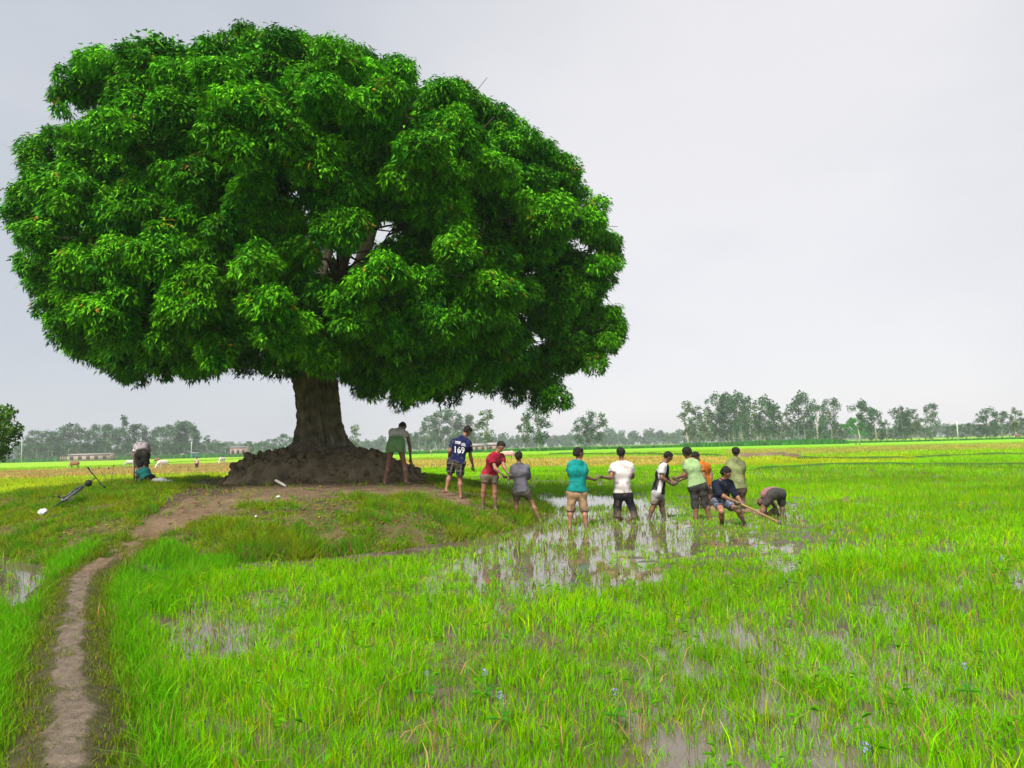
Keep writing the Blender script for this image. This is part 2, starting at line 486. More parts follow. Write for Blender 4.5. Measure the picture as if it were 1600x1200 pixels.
# raised footpath
def path_mesh():
    P = np.array(PATH[:11]); n = 150
    cum = np.concatenate([[0], np.cumsum(np.linalg.norm(np.diff(P, axis=0), axis=1))])
    s = np.linspace(0, cum[-1], n)
    C = np.stack([np.interp(s, cum, P[:, k]) for k in range(3)], 1)
    for _ in range(6): C[1:-1] = (C[:-2] + 2*C[1:-1] + C[2:]) / 4
    W = np.interp(s, cum, PATHW[:11])*np.interp(s, [0, cum[-1]*0.95, cum[-1]], [1, 1, 0.8])
    Tn = np.gradient(C[:, :2], axis=0); Tn /= np.linalg.norm(Tn, axis=1)[:, None]
    side = np.stack([Tn[:, 1], -Tn[:, 0]], 1)
    us = np.linspace(-3.6, 3.6, 37)
    V, K = [], []
    for i in range(n):
        wob = 0.9*(fbm(s[i:i+1]*3.0, s[i:i+1]*0, 8.0)[0]-0.5)
        for u in us:
            e = max(abs(u) - 1, 0); e = 0.10*e + 0.13*e*e
            x, y = C[i, :2] + side[i]*(math.copysign(min(abs(u), 1)*W[i] + e, u) + wob*W[i])
            z = C[i, 2] - e*0.30 - 0.25*max(e-0.45, 0)
            V.append((x, y, z)); K.append(abs(u))
    V = np.array(V); K = np.array(K)
    st = fbm(V[:,0]*3, V[:,1]*3, 5.0)
    V[:, 2] += 0.05*(st-0.5) + 0.035*(fbm(V[:,0]*9, V[:,1]*9, 2.0)-0.5)
    a = (np.arange(n-1)[:, None]*37 + np.arange(36)[None]).ravel()
    F = np.stack([a, a+1, a+38, a+37], 1)
    nn = fbm(V[:,0]*4, V[:,1]*4, 7.0)
    k = sstep(0.80, 1.15, K + 1.5*(nn-0.5))[:, None]
    bare = np.array([0.172, 0.136, 0.100])*np.ones((n*37, 1)); q_ = sstep(0.80, 1.0, np.repeat(s, 37)/cum[-1])[:, None]; bare = bare*(1-q_) + np.array([0.165, 0.112, 0.068])*q_; edge = np.array([0.075, 0.07, 0.028])
    return mk_mesh('footpath', V, [F], bare*(1-k) + edge*k, True)
link('footpath', path_mesh(), M['path'], **S)
# low earth banks between the far fields
def bank(pts, w, h, c1, name='field_bank', z0=0.04):
    P = np.array([gnd(np.float64(a), np.float64(b_), z0) for a, b_ in pts])
    n = 60
    cum = np.concatenate([[0], np.cumsum(np.linalg.norm(np.diff(P, axis=0), axis=1))])
    s = np.linspace(0, cum[-1], n)
    C = np.stack([np.interp(s, cum, P[:, k]) for k in range(3)], 1)
    V = []
    for i in range(n):
        hh = h*(0.6 + 0.8*fbm(s[i:i+1]*0.5, s[i:i+1]*0, 3.0)[0]) * min(1, i/3, (n-1-i)/3)
        for q, zz in ((-1, -0.02), (-.45, hh*.8), (0, hh), (.45, hh*.8), (1, -0.02)):
            V.append(C[i] + [0, q*w, zz])
    a = (np.arange(n-1)[:, None]*5 + np.arange(4)[None]).ravel()
    return link(name, mk_mesh(name, np.array(V), [np.stack([a, a+5, a+6, a+1], 1)], np.tile(c1, (len(V), 1)), True), M['field'], **S)
DKG = np.array([0.05, 0.12, 0.012])
bank([(850,711),(1000,711),(1140,714)], 1.2, 0.35, DKG)
bank([(1240,717),(1330,719),(1420,718),(1500,713),(1640,711)], 0.7, 0.22, DKG)
bank([(1170,735),(1290,728),(1400,727),(1520,728),(1660,727)], 0.5, 0.16, DKG)
bank([(-60,735),(150,729),(390,716)], 0.6, 0.12, DKG*1.6)
bank([(560,733),(800,732.5),(1140,731)], 0.4, 0.08, DKG*1.5)

# ------------------------------------------------------------------ blades
def blades(name, B, H, W, lean, col, segs=2, flat_=0.0):
    """one mesh of many bent blades; B base points, H height, W width, lean (n,2) horizontal tip offset"""
    n = len(B)
    a = rng.uniform(0, 2*PI, n)
    wv = np.stack([np.cos(a), np.sin(a), np.zeros(n)], 1) * (W/2)[:, None]
    L3 = np.concatenate([lean, np.zeros((n, 1))], 1)
    up = np.array([0, 0, 1.0])
    hh = H[:, None]
    tip = B + L3 + up*hh*0.95
    if segs == 2:
        mid = B + L3*0.3 + up*hh*0.6
        V = np.stack([B - wv*0.7, B + wv*0.7, mid + wv, mid - wv, tip], 1).reshape(-1, 3)
        i = np.arange(n)[:, None]*5
        F = [np.concatenate([i, i+1, i+2, i+3], 1), np.concatenate([i+3, i+2, i+4], 1)]
        C = np.repeat(col, 5, 0)
    else:
        V = np.stack([B - wv, B + wv, tip], 1).reshape(-1, 3)
        i = np.arange(n)[:, None]*3
        F = [np.concatenate([i, i+1, i+2], 1)]
        C = np.repeat(col, 3, 0)
    return mk_mesh(name, V, F, C)
def scatter(y0, y1, per_m2, umax=0.80):
    area = umax*(y1**2 - y0**2)
    n = int(area*per_m2)
    Y = np.sqrt(rng.uniform(y0**2, y1**2, n))
    X = rng.uniform(-umax, umax, n)*Y
    return X, Y
def tufts(X, Y, Z, nb, spread, h, w, leanf, colr, segs, name, cvar=0.25):
    n = len(X)
    k = rng.integers(max(1, nb-2), nb+3, n)
    idx = np.repeat(np.arange(n), k)
    m_ = len(idx)
    B = np.stack([X[idx] + rng.normal(0, 1, m_)*spread[idx], Y[idx] + rng.normal(0, 1, m_)*spread[idx], Z[idx] - 0.01], 1)
    H = h[idx] * rng.uniform(0.55, 1.15, m_)
    th = rng.uniform(0, 2*PI, m_)
    ln = rng.gamma(2.0, 0.5, m_)*leanf*H
    lean = np.stack([np.cos(th)*ln, np.sin(th)*ln], 1)
    c = colr[idx] * (1 + cvar*rng.normal(0, 1, (m_, 1)).clip(-1.8, 1.8)*0.7)
    c = c*(1 + 0.10*rng.normal(0, 1, (m_, 3)))
    c = np.where(rng.random((m_, 1)) < 0.06, np.array([0.34, 0.23, 0.07])*rng.uniform(0.5, 1.2, (m_, 1)), c)
    return B, H, w[idx]*rng.uniform(0.7, 1.3, m_), lean, np.clip(c, 0.002, 0.9)
def paddy(y0, y1, dens, nb, h0, w0, segs, spread, leanf=0.28):
    X, Y = scatter(y0, y1, dens)
    P = np.stack([X, Y, np.zeros_like(X)], 1)
    px, py = proj(P)
    md = mound_h(X, Y); bd = bund_h(X, Y)
    wet = wetness(px, py)
    near_p = np.where(Y < 30, puddle(X, Y)*0.58, 0)
    wet = np.maximum(wet, near_p)
    nlow = fbm(X*0.55, Y*0.55, 12.0)
    keep = rng.random(len(X)) < (1 - 0.88*np.clip(wet*1.1, 0, 1)) * (0.52 + 1.0*sstep(0.30, 0.62, nlow))
    gapw = np.where(px > 470, 0.55*sstep(470, 620, px) + 0.25*fbm(X*1.5, Y*1.5, 5.0), -0.3)
    keep &= (md < 0.06) & (bd < 0.03) & ((poly_sd(X, Y, MOUND) < -gapw) | (Y > 17.3))
    keep &= ~((py < 900) & (px > 815) & (px < 1010) & (py > 770) & (rng.random(len(X)) < 0.5))
    X, Y, px, py, wet, nlow = X[keep], Y[keep], px[keep], py[keep], wet[keep], nlow[keep]
    Z = np.where(Y < 46, np.maximum(mud_h(X, Y), -0.03), 0.05)
    c = field_col(px, py)
    n1 = fbm(X*0.35, Y*0.35, 21.0)[:, None]
    near = np.clip((12 - Y)/8, 0, 1)[:, None]
    c = c*(0.52 + 0.95*n1)*(0.8 + 0.4*fbm(X*1.9, Y*1.9, 23.0)[:, None])
    c = c*(1-near*0.10) + near*0.10*np.array([0.05, 0.40, 0.004])
    yl = (rng.random(len(X)) < 0.10)[:, None]
    c = np.where(yl, c*np.array([1.9, 1.05, 0.9]), c)
    work = sstep(800, 840, px)*sstep(1290, 1240, px)*sstep(770, 790, py)*sstep(925, 895, py)
    hh = h0*(0.55 + 0.85*fbm(X*0.8, Y*0.8, 31.0))*(1-0.35*wet)*(1-0.50*work)*(0.34 + 0.66*sstep(0.0, 2.0, -poly_sd(X, Y, MOUND)))
    tall = rng.random(len(X)) < 0.06
    hh = np.where(tall & (work < .5), hh*1.5, hh)
    return tufts(X, Y, Z, nb, np.full(len(X), spread), hh, np.full(len(X), w0), leanf, c, segs, 'x')
def merge(name, parts, segs, mat, **kw):
    A = [np.concatenate([p[k] for p in parts]) for k in range(5)]
    return link(name, blades(name, *A, segs=segs), mat, **kw)
merge('paddy_grass', [paddy(2.6, 6.5, 265, 9, 0.160, 0.0056, 2, 0.030, 0.36), paddy(6.5, 11, 165, 8, 0.158, 0.0075, 2, 0.034, 0.36), paddy(11, 18, 84, 7, 0.155, 0.0115, 2, 0.04, 0.36)], 2, M['grass'],
      label='bright green young rice and grass standing in the flooded paddy', cat='grass', kind='stuff')
merge('field_grass', [paddy(18, 30, 46, 7, 0.18, 0.022, 1, 0.06), paddy(30, 60, 13, 6, 0.20, 0.042, 1, 0.10), paddy(60, 135, 2.4, 6, 0.24, 0.09, 1, 0.22)], 1, M['grass'],
      label='lime green and yellow crop in the fields beyond the workers', cat='crop', kind='stuff')

def sprouts():                          # thin single shoots standing in the open water
    X, Y = scatter(4.5, 21, 130, 0.72)
    P = np.stack([X, Y, 0*X], 1); px, py = proj(P)
    w = np.maximum(wetness(px, py), puddle(X, Y))
    cl = fbm(X*1.7, Y*1.7, 81.0)
    k = (rng.random(len(X)) < w*(0.10 + 0.9*sstep(0.40, 0.62, cl))) & (mound_h(X, Y) < 0) & (bund_h(X, Y) < 0)
    X, Y = X[k], Y[k]
    c = np.where((rng.random(len(X)) < 0.22)[:, None], np.array([0.17, 0.12, 0.05]), np.array([0.21, 0.43, 0.004]))
    return tufts(X, Y, 0*X - 0.01, 3, np.full(len(X), 0.022), rng.uniform(0.05, 0.17, len(X)), 0.0045 + 0.00042*Y, 0.45, c, 2, 'x')
merge('water_sprouts', [sprouts()], 2, M['grass'], label='thin green shoots poking out of the open water', cat='grass', kind='stuff')

# turf on the mound
def turf():
    X = rng.uniform(-15, 1.3, 230000); Y = rng.uniform(10.3, 27, 230000)
    Y = 10.3 + (Y-10.3)**1.0
    keep = rng.random(len(X)) < np.clip(1.5*14/Y/1.3, 0, 1)
    X, Y = X[keep], Y[keep]
    Z = mound_h(X, Y)
    P = np.stack([X, Y, Z], 1)
    d = dirtness(P)
    pd, pw, _ = path_dist(X, Y)
    n = 0.5*fbm(X*1.1, Y*1.1, 15.0) + 0.5*fbm(X*3.0, Y*3.0, 19.0); n2 = fbm(X*2.7, Y*2.7, 16.0)
    d = np.maximum(d, 0.9*sstep(1.15, 0.75, pd/np.maximum(pw, .01))*(Y > 10.3))
    dens = (0.12 + 1.05*sstep(0.34, 0.56, n))*(1-0.985*d)
    k = (Z > -0.03) & (rng.random(len(X)) < dens) & ((pd > pw*0.95) | ((Y > 11.2) & (rng.random(len(X)) < 0.22)))
    px, py = proj(P)
    P, n, n2, px, py = P[k], n[k], n2[k], px[k], py[k]
    g1, g2, br = np.array([0.095, 0.345, 0.003]), np.array([0.25, 0.35, 0.008]), np.array([0.27, 0.14, 0.05])
    q = sstep(0.35, 0.65, n2)[:, None]
    c = g1*q + g2*(1-q)
    lf = (rng.random(len(P)) < 0.05 + 0.16*sstep(0.5, 0.62, n2))[:, None]
    c = np.where(lf, br*rng.uniform(0.6, 1.5, (len(P), 1)), c)
    h = 0.04 + 0.13*sstep(0.44, 0.70, n)
    low = sstep(0.30, 0.0, P[:, 2])                        # ranker near the water
    h = h*(1+0.7*low)
    return tufts(P[:, 0], P[:, 1], P[:, 2], 3, np.full(len(P), 0.03), h*1.25, np.full(len(P), 0.017), 0.65, c, 1, 'x')
merge('mound_turf', [turf()], 1, M['grass'], label='short patchy turf and weeds covering the slopes of the mound', cat='turf', kind='stuff')
def bund_grass():
    X = rng.uniform(-11, 0.5, 52000); Y = rng.uniform(2.5, 13, 52000)
    pd, pw, pz = path_dist(X, Y)
    zb = bund_h(X, Y)
    px, py = proj(np.stack([X, Y, zb], 1))
    left = px < np.interp(py, [870, 900, 1000, 1200], [150, 125, 105, 85])
    e = pd - pw
    n = fbm(X*2.5, Y*2.5, 18.0)
    wid = np.where(left, 3.0, np.where(Y > 8.3, 1.5, 0.5))
    k = (e > -0.035 + 0.16*(n-0.42)) & (e < wid) & (rng.random(len(X)) < 0.55 + 0.6*np.clip(e/0.25, 0, 1)) & (mound_h(X, Y) < 0.05)
    inside = (e < -0.02) & (fbm(X*1.9, Y*1.9, 47.0) > 0.545) & (mound_h(X, Y) < 0.3)
    k |= inside & (rng.random(len(X)) < 0.75)
    k &= (wetness(px, py) < 0.35)
    X, Y, zb, e, n, left = X[k], Y[k], np.maximum(zb[k], mud_h(X[k], Y[k])), e[k], n[k], left[k]
    near = sstep(0.38, 0.10, e)[:, None]
    c = np.array([0.13, 0.42, 0.003])*(1-near) + np.array([0.17, 0.23, 0.012])*near
    h = (0.045 + 0.15*sstep(0.10, 0.40, e))*(0.7+0.7*n)
    return tufts(X, Y, zb, 6, np.full(len(X), 0.03), h, np.full(len(X), 0.0062), 0.40, c, 2, 'x')
merge('bank_grass', [bund_grass()], 2, M['grass'], label='lush green grass growing along the raised footpath', cat='grass', kind='stuff')

# ================================================================== THE GREAT TREE
TY = 22.3
TB = at(np.float64(498), np.float64(700), TY)         # foot of the trunk
TX = TB[0]
tree = empty('mango_tree', (TX, TY, 0.9), 'huge rounded mango tree with thick furrowed trunk on the bare mound', 'tree')
def rel(V, o=tree):
    return np.asarray(V) - np.array(o.location)
def trunk_mesh():
    nth, nh = 150, 110
    zs = np.linspace(1.3, 5.6, nh)
    th = np.linspace(0, 2*PI, nth, endpoint=False)
    T, Z = np.meshgrid(th, zs)
    hz_ = Z - 1.75
    base = 0.63 + 0.95*np.exp(-np.maximum(hz_, -0.12)/0.27)*0.33 + 0.07*np.exp(-np.maximum(hz_, 0)/0.8) + 0.10*sstep(3.9, 5.5, Z)
    tw = T + 0.10*hz_
    fl = 0.55*np.cos(5*tw+0.6) + 0.4*np.cos(8*tw+1.9) + 0.25*np.cos(13*tw+0.3+0.7*np.sin(Z))
    root = 0.05 + 0.16*np.exp(-np.maximum(hz_, 0)/0.45)
    P = np.stack([np.cos(T)*3.2, np.sin(T)*3.2, Z*0.55], -1)
    n1 = fbm3(P, 1.0, 3) - 0.5
    ridge = -np.abs(fbm3(np.stack([np.cos(tw)*6.5, np.sin(tw)*6.5, Z*0.55], -1), 1.0, 2) - 0.5) - 0.5*np.maximum(0.10 - np.abs(fbm3(np.stack([np.cos(tw)*11, np.sin(tw)*11, Z*0.8], -1), 1.0, 2) - 0.5), 0)
    n2 = fbm3(np.stack([np.cos(T)*4, np.sin(T)*4, Z*5], -1), 1.6, 3) - 0.5
    crk = fbm3(np.stack([np.cos(tw)*4.6, np.sin(tw)*4.6, Z*0.32 + 4], -1), 1.0, 2) - 0.5
    crk2 = fbm3(np.stack([np.cos(tw)*9, np.sin(tw)*9, Z*0.7 + 9], -1), 1.0, 2) - 0.5
    n2 = n2 - 1.3*np.exp(-(crk/0.035)**2) - 0.6*np.exp(-(crk2/0.04)**2)
    R = base*(1 + root*fl*0.6) + 0.18*n1 + 0.42*ridge + 0.09*n2
    cx = 0.06*np.sin(Z*0.9) - 0.02*hz_
    V = np.stack([TX + cx + R*np.cos(T)*1.04, TY + R*np.sin(T), Z], -1).reshape(-1, 3)
    i = np.arange(nh-1)[:, None]*nth; j = np.arange(nth)[None]
    F = np.stack([(i+j).ravel(), (i+(j+1) % nth).ravel(), (i+nth+(j+1) % nth).ravel(), (i+nth+j).ravel()], 1)
    return mk_mesh('trunk', rel(V), [F], None, True)
link('trunk', trunk_mesh(), M['bark'], tree)

LUMPS = [(381,51,35),(319,67,40),(453,67,45),(406,92,50),(200,82,40),(144,92,35),(250,86,32),(97,123,32),(141,130,45),(275,114,52),(200,130,45),
 (338,120,45),(438,117,45),(219,158,45),(156,195,40),(280,170,48),(375,158,48),(481,130,45),(84,214,28),(47,245,35),(156,245,52),(231,207,52),(290,207,50),
 (353,207,48),(422,210,55),(478,245,50),(62,285,45),(28,317,34),(134,317,50),(206,326,55),(281,270,42),(300,300,45),(375,295,42),(422,345,42),(110,250,40),(100,290,45),
 (464,58,38),(525,78,40),(560,82,35),(615,116,45),(677,144,40),(725,150,45),(760,168,35),(790,188,30),(491,137,50),(580,164,55),(670,171,45),(536,181,50),
 (704,192,45),(663,226,45),(732,216,50),(794,212,45),(828,233,40),(553,222,60),(605,254,55),(635,267,42),(501,243,50),(529,295,45),(587,302,48),(691,281,50),
 (766,260,50),(752,312,50),(821,288,45),(869,267,40),(880,302,45),(924,340,34),(670,330,45),(845,340,50),
 (529,364,42),(642,399,35),(718,388,38),(690,350,42),(838,381,55),(897,350,48),(940,378,32),(952,409,30),(930,443,32),(770,426,52),(687,457,60),(749,474,60),
 (794,467,45),(605,426,38),(563,443,38),(495,457,42),(553,485,48),(484,536,60),(587,509,55),(615,536,50),(530,540,50),(673,522,55),(759,522,55),(845,474,50),(862,509,45),
 (910,515,35),(957,509,28),(960,532,24),(945,553,20),(697,564,50),(794,564,50),(873,564,46),(845,596,46),(858,624,20),(746,602,36),(800,608,26),(636,603,46),
 (587,603,36),(629,632,20),(668,618,30),(893,467,42),(890,410,45),(905,545,30),(700,610,26),
 (31,325,32),(18,350,16),(62,372,40),(187,337,45),(219,359,50),(290,319,45),(281,353,38),(419,356,45),(72,416,48),(119,403,50),(62,445,30),(197,425,45),
 (237,403,50),(250,437,45),(312,391,42),(384,416,45),(428,406,38),(91,475,42),(116,478,45),(156,487,50),(137,512,45),(297,469,55),(275,494,48),(328,500,50),(419,487,45),
 (91,515,30),(103,538,18),(125,538,22),(175,531,50),(162,569,34),(194,577,26),(225,562,40),(328,554,42),(290,565,34),(359,568,28),(444,537,50),(437,570,28),(406,576,18),
 (365,455,40),(262,545,45),(380,530,42),(470,400,36),(160,410,45),(340,350,42)]
SIL = [(5,355),(15,290),(35,235),(85,200),(112,205),(75,140),(100,105),(145,80),(230,60),(270,85),(320,48),(375,37),(490,60),(560,70),(650,125),(740,135),(790,190),(860,245),(905,310),
 (945,345),(970,390),(955,470),(985,530),(960,570),(920,580),(870,640),(840,645),(770,605),(740,630),(640,640),(560,615),(530,592),(440,588),(400,592),(300,598),(150,595),(130,560),(85,550),(50,450),(40,380)]
EC = np.array([TX - 0.15, TY, 7.4]); ER = np.array([8.1, 7.6, 6.2])
def ell_depth(px, py, shrink):
    """front and back depth of the crown envelope along a line of sight"""
    d = ray(np.float64(px), np.float64(py))
    d = d / d[1]
    o = (CC - EC) / (ER*shrink); q = d / (ER*shrink)
    A, B_, C_ = q @ q, 2*o @ q, o @ o - 1
    D = B_*B_ - 4*A*C_
    mid = -B_/(2*A)
    if D <= 0: return mid, mid
    h = math.sqrt(D)/(2*A)
    return mid-h, mid+h
lr = random.Random(3)
L3 = []                                # (centre, radius, density, kind)
for (px, py, r) in LUMPS:
    px, py = 498 + (px-492)*0.985, 352 + (py-352)*0.935
    f, bk = ell_depth(px, py, 0.88)
    jit = lr.uniform(-0.9, 1.3) + (0.7 if r < 36 else 0)
    f2 = min(f + jit, 0.5*(f+bk)+0.5)
    L3.append((at(np.float64(px), np.float64(py), f2), r*1.0*f2/FPX, 1.0, 0))
    gap = 370 < px < 660 and 270 < py < 450 and lr.random() < 0.55
    if bk - f > 2.0 and not gap:                   # the far side of the crown
        b2 = bk - lr.uniform(0, 0.6)
        qx, qy = 490 + (px-490)*0.93, 330 + (py-330)*0.86
        L3.append((at(np.float64(qx), np.float64(qy), b2), r*1.12*b2/FPX, 0.25, 1))
for i in range(len(SIL)):               # small tufts breaking the outline
    (x0, y0), (x1, y1) = SIL[i-1], SIL[i]
    m_ = max(1, int(math.hypot(x1-x0, y1-y0)/34))
    for j in range(m_):
        t_ = (j + lr.uniform(0.2, 0.8))/m_
        px, py = x0 + (x1-x0)*t_, y0 + (y1-y0)*t_
        k_ = lr.uniform(0.93, 1.0)
        px, py = 492 + (px-492)*k_*0.985, 352 + (py-352)*k_*0.97
        f, bk = ell_depth(px, py, 0.95)
        dd = 0.5*(f+bk) + lr.uniform(-1.8, 1.2)
        rr_ = lr.uniform(12, 25)
        L3.append((at(np.float64(px), np.float64(py), dd), rr_*dd/FPX, 0.9, 0))
n_fill = 0
while n_fill < 54:
    px, py = lr.uniform(40, 950), lr.uniform(80, 590)
    if not in_poly(np.array([490+(px-490)*1.12]), np.array([330+(py-330)*1.12]), SIL)[0]: continue
    if math.hypot((px-490)/170, (py-370)/85) < 1 and lr.random() < 0.55: continue
    f, bk = ell_depth(px, py, 0.88)
    t_ = lr.uniform(0.10, 0.5)
    dd = f*(1-t_) + bk*t_
    L3.append((at(np.float64(px), np.float64(py), dd), lr.uniform(0.55, 0.95), 0.36, 2))
    n_fill += 1
SUBL = []
for c, r, dn, kind in L3:               # every big clump is itself a ragged cluster of smaller ones
    if kind == 0 and r > 0.42:
        for j in range(5):
            v = np.array([lr.gauss(0, 1), lr.gauss(0, 1) - 0.35, lr.gauss(0, 0.75) + 0.1]); v /= np.linalg.norm(v)
            SUBL.append((c + v*r*lr.uniform(0.42, 0.72), r*lr.uniform(0.34, 0.62), 1.12, 0))
        SUBL.append((c - np.array([0, 0, 0.15*r]), r*0.66, 0.7, 0))
    else:
        SUBL.append((c, r, dn, kind))
def crown_mesh():
    Vs, Cs = [], []
    for c, r, dn, kind in SUBL:
        nr = int(4*PI*r*r*46*dn) + 6
        # rosettes over the lump, fewer below
        v = rng.normal(0, 1, (int(nr*1.25), 3)); v /= np.linalg.norm(v, axis=1)[:, None]
        v = v[(v[:, 2] > -0.55) | (rng.random(len(v)) < 0.25)][:nr]
        rad = r*(0.62 + 0.38*rng.random(len(v))**0.4)*(0.80 + 0.36*fbm3(v*2.2 + c, 1.0, 2))
        tipp = c + v*rad[:, None]*np.array([1.0, 1.0, 0.86])
        nl = 12
        k = len(v)
        # leaves of a rosette: spread round the shoot, drooping
        a = rng.uniform(0, 2*PI, (k, 1)) + np.arange(nl)[None]*2.4
        el = rng.uniform(-1.15, 0.15, (k, nl))
        dirs = np.stack([np.cos(a)*np.cos(el), np.sin(a)*np.cos(el), np.sin(el)], -1)
        dirs = dirs + 0.75*v[:, None, :]*np.array([1, 1, 0.35])
        dirs /= np.linalg.norm(dirs, axis=-1)[..., None]
        ln = rng.uniform(0.088, 0.155, (k, nl, 1))*(1.0 if kind == 0 else 1.8)
        wd = ln*0.20
        b0 = tipp[:, None, :] + dirs*0.02 + rng.normal(0, 0.05, (k, nl, 3))
        up = np.array([0, 0, 1.0])
        sidev = np.cross(dirs, up); sidev /= np.linalg.norm(sidev, axis=-1)[..., None] + 1e-6
        rollv = rng.normal(0, 0.5, (k, nl, 1))
        nrm = np.cross(sidev, dirs)
        sidev = sidev*np.cos(rollv) + nrm*np.sin(rollv)
        mid = b0 + dirs*ln*0.5
        tip = b0 + dirs*ln - up*ln*0.28
        Q = np.stack([b0 + dirs*ln*0.15 + sidev*wd, tip, b0 + dirs*ln*0.15 - sidev*wd], 2)     # k,nl,3,3
        Vs.append(Q.reshape(-1, 3))
        # colour: leaf by leaf; young leaves, mixed in at random, are yellower, a few orange flushes
        base = np.array([0.014, 0.150, 0.001])
        yng = np.array([0.155, 0.51, 0.001])
        lumpm = lr.uniform(0.08, 0.70)
        mixv = np.clip(lumpm + rng.uniform(-0.3, 0.45, (k, 1, 1)) + rng.uniform(-0.2, 0.2, (k, nl, 1)), 0, 1)
        lumpv = 0.72 + 0.5*lr.random()
        cc = (base*(1-mixv) + yng*mixv)*lumpv*(1+0.22*rng.normal(0, 1, (k, nl, 1)).clip(-2, 2))
        fl = (rng.random((k, 1, 1)) < 0.035*np.clip(v[:, 2]+0.4, 0, 1.3)[:, None, None]) & (rng.random((k, nl, 1)) < 0.5)
        cc = np.where(fl, np.array([0.36, 0.20, 0.02]), cc)
        Cs.append(np.repeat(np.clip(cc, 0.003, 0.8).reshape(-1, 3), 3, 0))
    V = np.concatenate(Vs); C_ = np.concatenate(Cs); print('LEAVES', len(V)//3)
    i = np.arange(len(V)//3)[:, None]*3
    return mk_mesh('crown', rel(V), [np.concatenate([i, i+1, i+2], 1)], C_)
link('crown', crown_mesh(), M['leaf'], tree)
# main limbs rise from the fork; thinner branches run from them to every clump of leaves
fork = np.array([TX + 0.0, TY, 4.9])
LIMB = []
for k in range(8):
    a = 2*PI*k/8 + lr.uniform(-.25, .25)
    spread = lr.uniform(3.6, 5.2) if k % 2 else lr.uniform(2.4, 3.6)
    top = fork + np.array([math.cos(a)*spread, math.sin(a)*spread*0.92, lr.uniform(3.2, 5.8)])
    s = np.linspace(0, 1, 9)[:, None]
    mid = fork*(1-s) + top*s
    mid[:, 2] -= 0.8*np.sin(s[:, 0]*PI)*lr.uniform(0.1, 1)
    mid[:, 0] += 0.35*np.sin(s[:, 0]*7 + k)*s[:, 0]; mid[:, 1] += 0.3*np.cos(s[:, 0]*6 + k)*s[:, 0]
    mid[0] = fork + np.array([math.cos(a)*.25, math.sin(a)*.25, -0.5])
    LIMB.append(mid)
    mb = MB(); mb.tube(mid - np.array(tree.location), np.linspace(0.30, 0.09, 9), 9)
    mb.build('limb', M['bark'], tree, True)
mb = MB()
allp = np.concatenate(LIMB)
for c, r, dn, kind in L3:
    if r < 0.42 and kind == 0:            # outer tufts hang from the nearest big clump
        bigs = [q for q in L3 if q[1] > 0.42 and q[3] == 0]
        p0 = min((q[0] for q in bigs), key=lambda q: np.linalg.norm(q - c))
        mb.tube(np.array([p0, (p0+c)/2 + [lr.uniform(-.1, .1), lr.uniform(-.1, .1), 0.12], c]) - np.array(tree.location), [0.014, 0.01, 0.006], 4)
        continue
    j = np.argmin(np.linalg.norm((allp - c)*np.array([1, 1, 1.3]), axis=1) + 1.5*np.maximum(allp[:, 2]-c[2], 0))
    p0 = allp[j]
    d_ = c - p0
    s = np.linspace(0, 1, 6)[:, None]
    P = p0 + d_*s*0.9
    P[:, 2] += 0.12*np.linalg.norm(d_)*np.sin(s[:, 0]*PI)*lr.uniform(-0.6, 1.2)
    P[1:-1] += np.array([[lr.uniform(-.28, .28) for _ in range(3)] for _ in range(4)])
    mb.tube(P - np.array(tree.location), np.linspace(0.034, 0.008, 6), 5)
    for q in range(2):
        e = c + np.array([lr.uniform(-1, 1), lr.uniform(-1, 1), lr.uniform(-.3, .9)])*r*0.9
        P2 = np.array([P[3], (P[3]+e)/2 + np.array([lr.uniform(-.15, .15) for _ in range(3)]), e])
        mb.tube(P2 - np.array(tree.location), [0.02, 0.014, 0.008], 4)
o = mb.build('branches', M['twig'], tree); o['kind'] = 'stuff'

# ------------------------------------------------------------------ heap of dug clods round the trunk
PC = np.array([TX + 0.30, TY - 0.15])
def pile_h(x, y):
    dx, dy = (x-PC[0]), (y-PC[1])
    a = np.arctan2(dy, dx)
    R = 2.75 + 0.25*np.cos(a*2) + 0.18*np.cos(3*a+1.0)
    rr = np.hypot(dx, dy)/R
    h = 0.66*sstep(1.0, 0.72, rr) + 0.38*np.clip(1 - rr/0.8, 0, 1)
    rgt = sstep(1.3, 2.4, dx)
    h = h*(1 - 0.45*rgt)
    return h
pile = empty('clod_heap', (PC[0], PC[1], 0.85), 'heap of dark dug mud clods piled around the foot of the big tree', 'earth heap')
def pile_z(x, y):
    h = pile_h(x, y)
    n = fbm(x*2.6, y*2.6, 40.0) - 0.5; n2 = fbm(x*7, y*7, 41.0) - 0.5
    return mound_h(x, y) - 0.05 + h + (0.30*n + 0.26*n2)*np.clip(h*3, 0, 1)
me = grid_mesh('packed_earth', np.arange(PC[0]-3.6, PC[0]+3.6, 0.06), np.arange(PC[1]-3.4, PC[1]+3.4, 0.06), pile_z,
               lambda V: np.full((len(V), 3), 0.95), lambda x, y: pile_h(x, y) > 0.0)
me.transform(Matrix.Translation(-Vector(pile.location)))
link('packed_earth', me, M['clod'], pile)
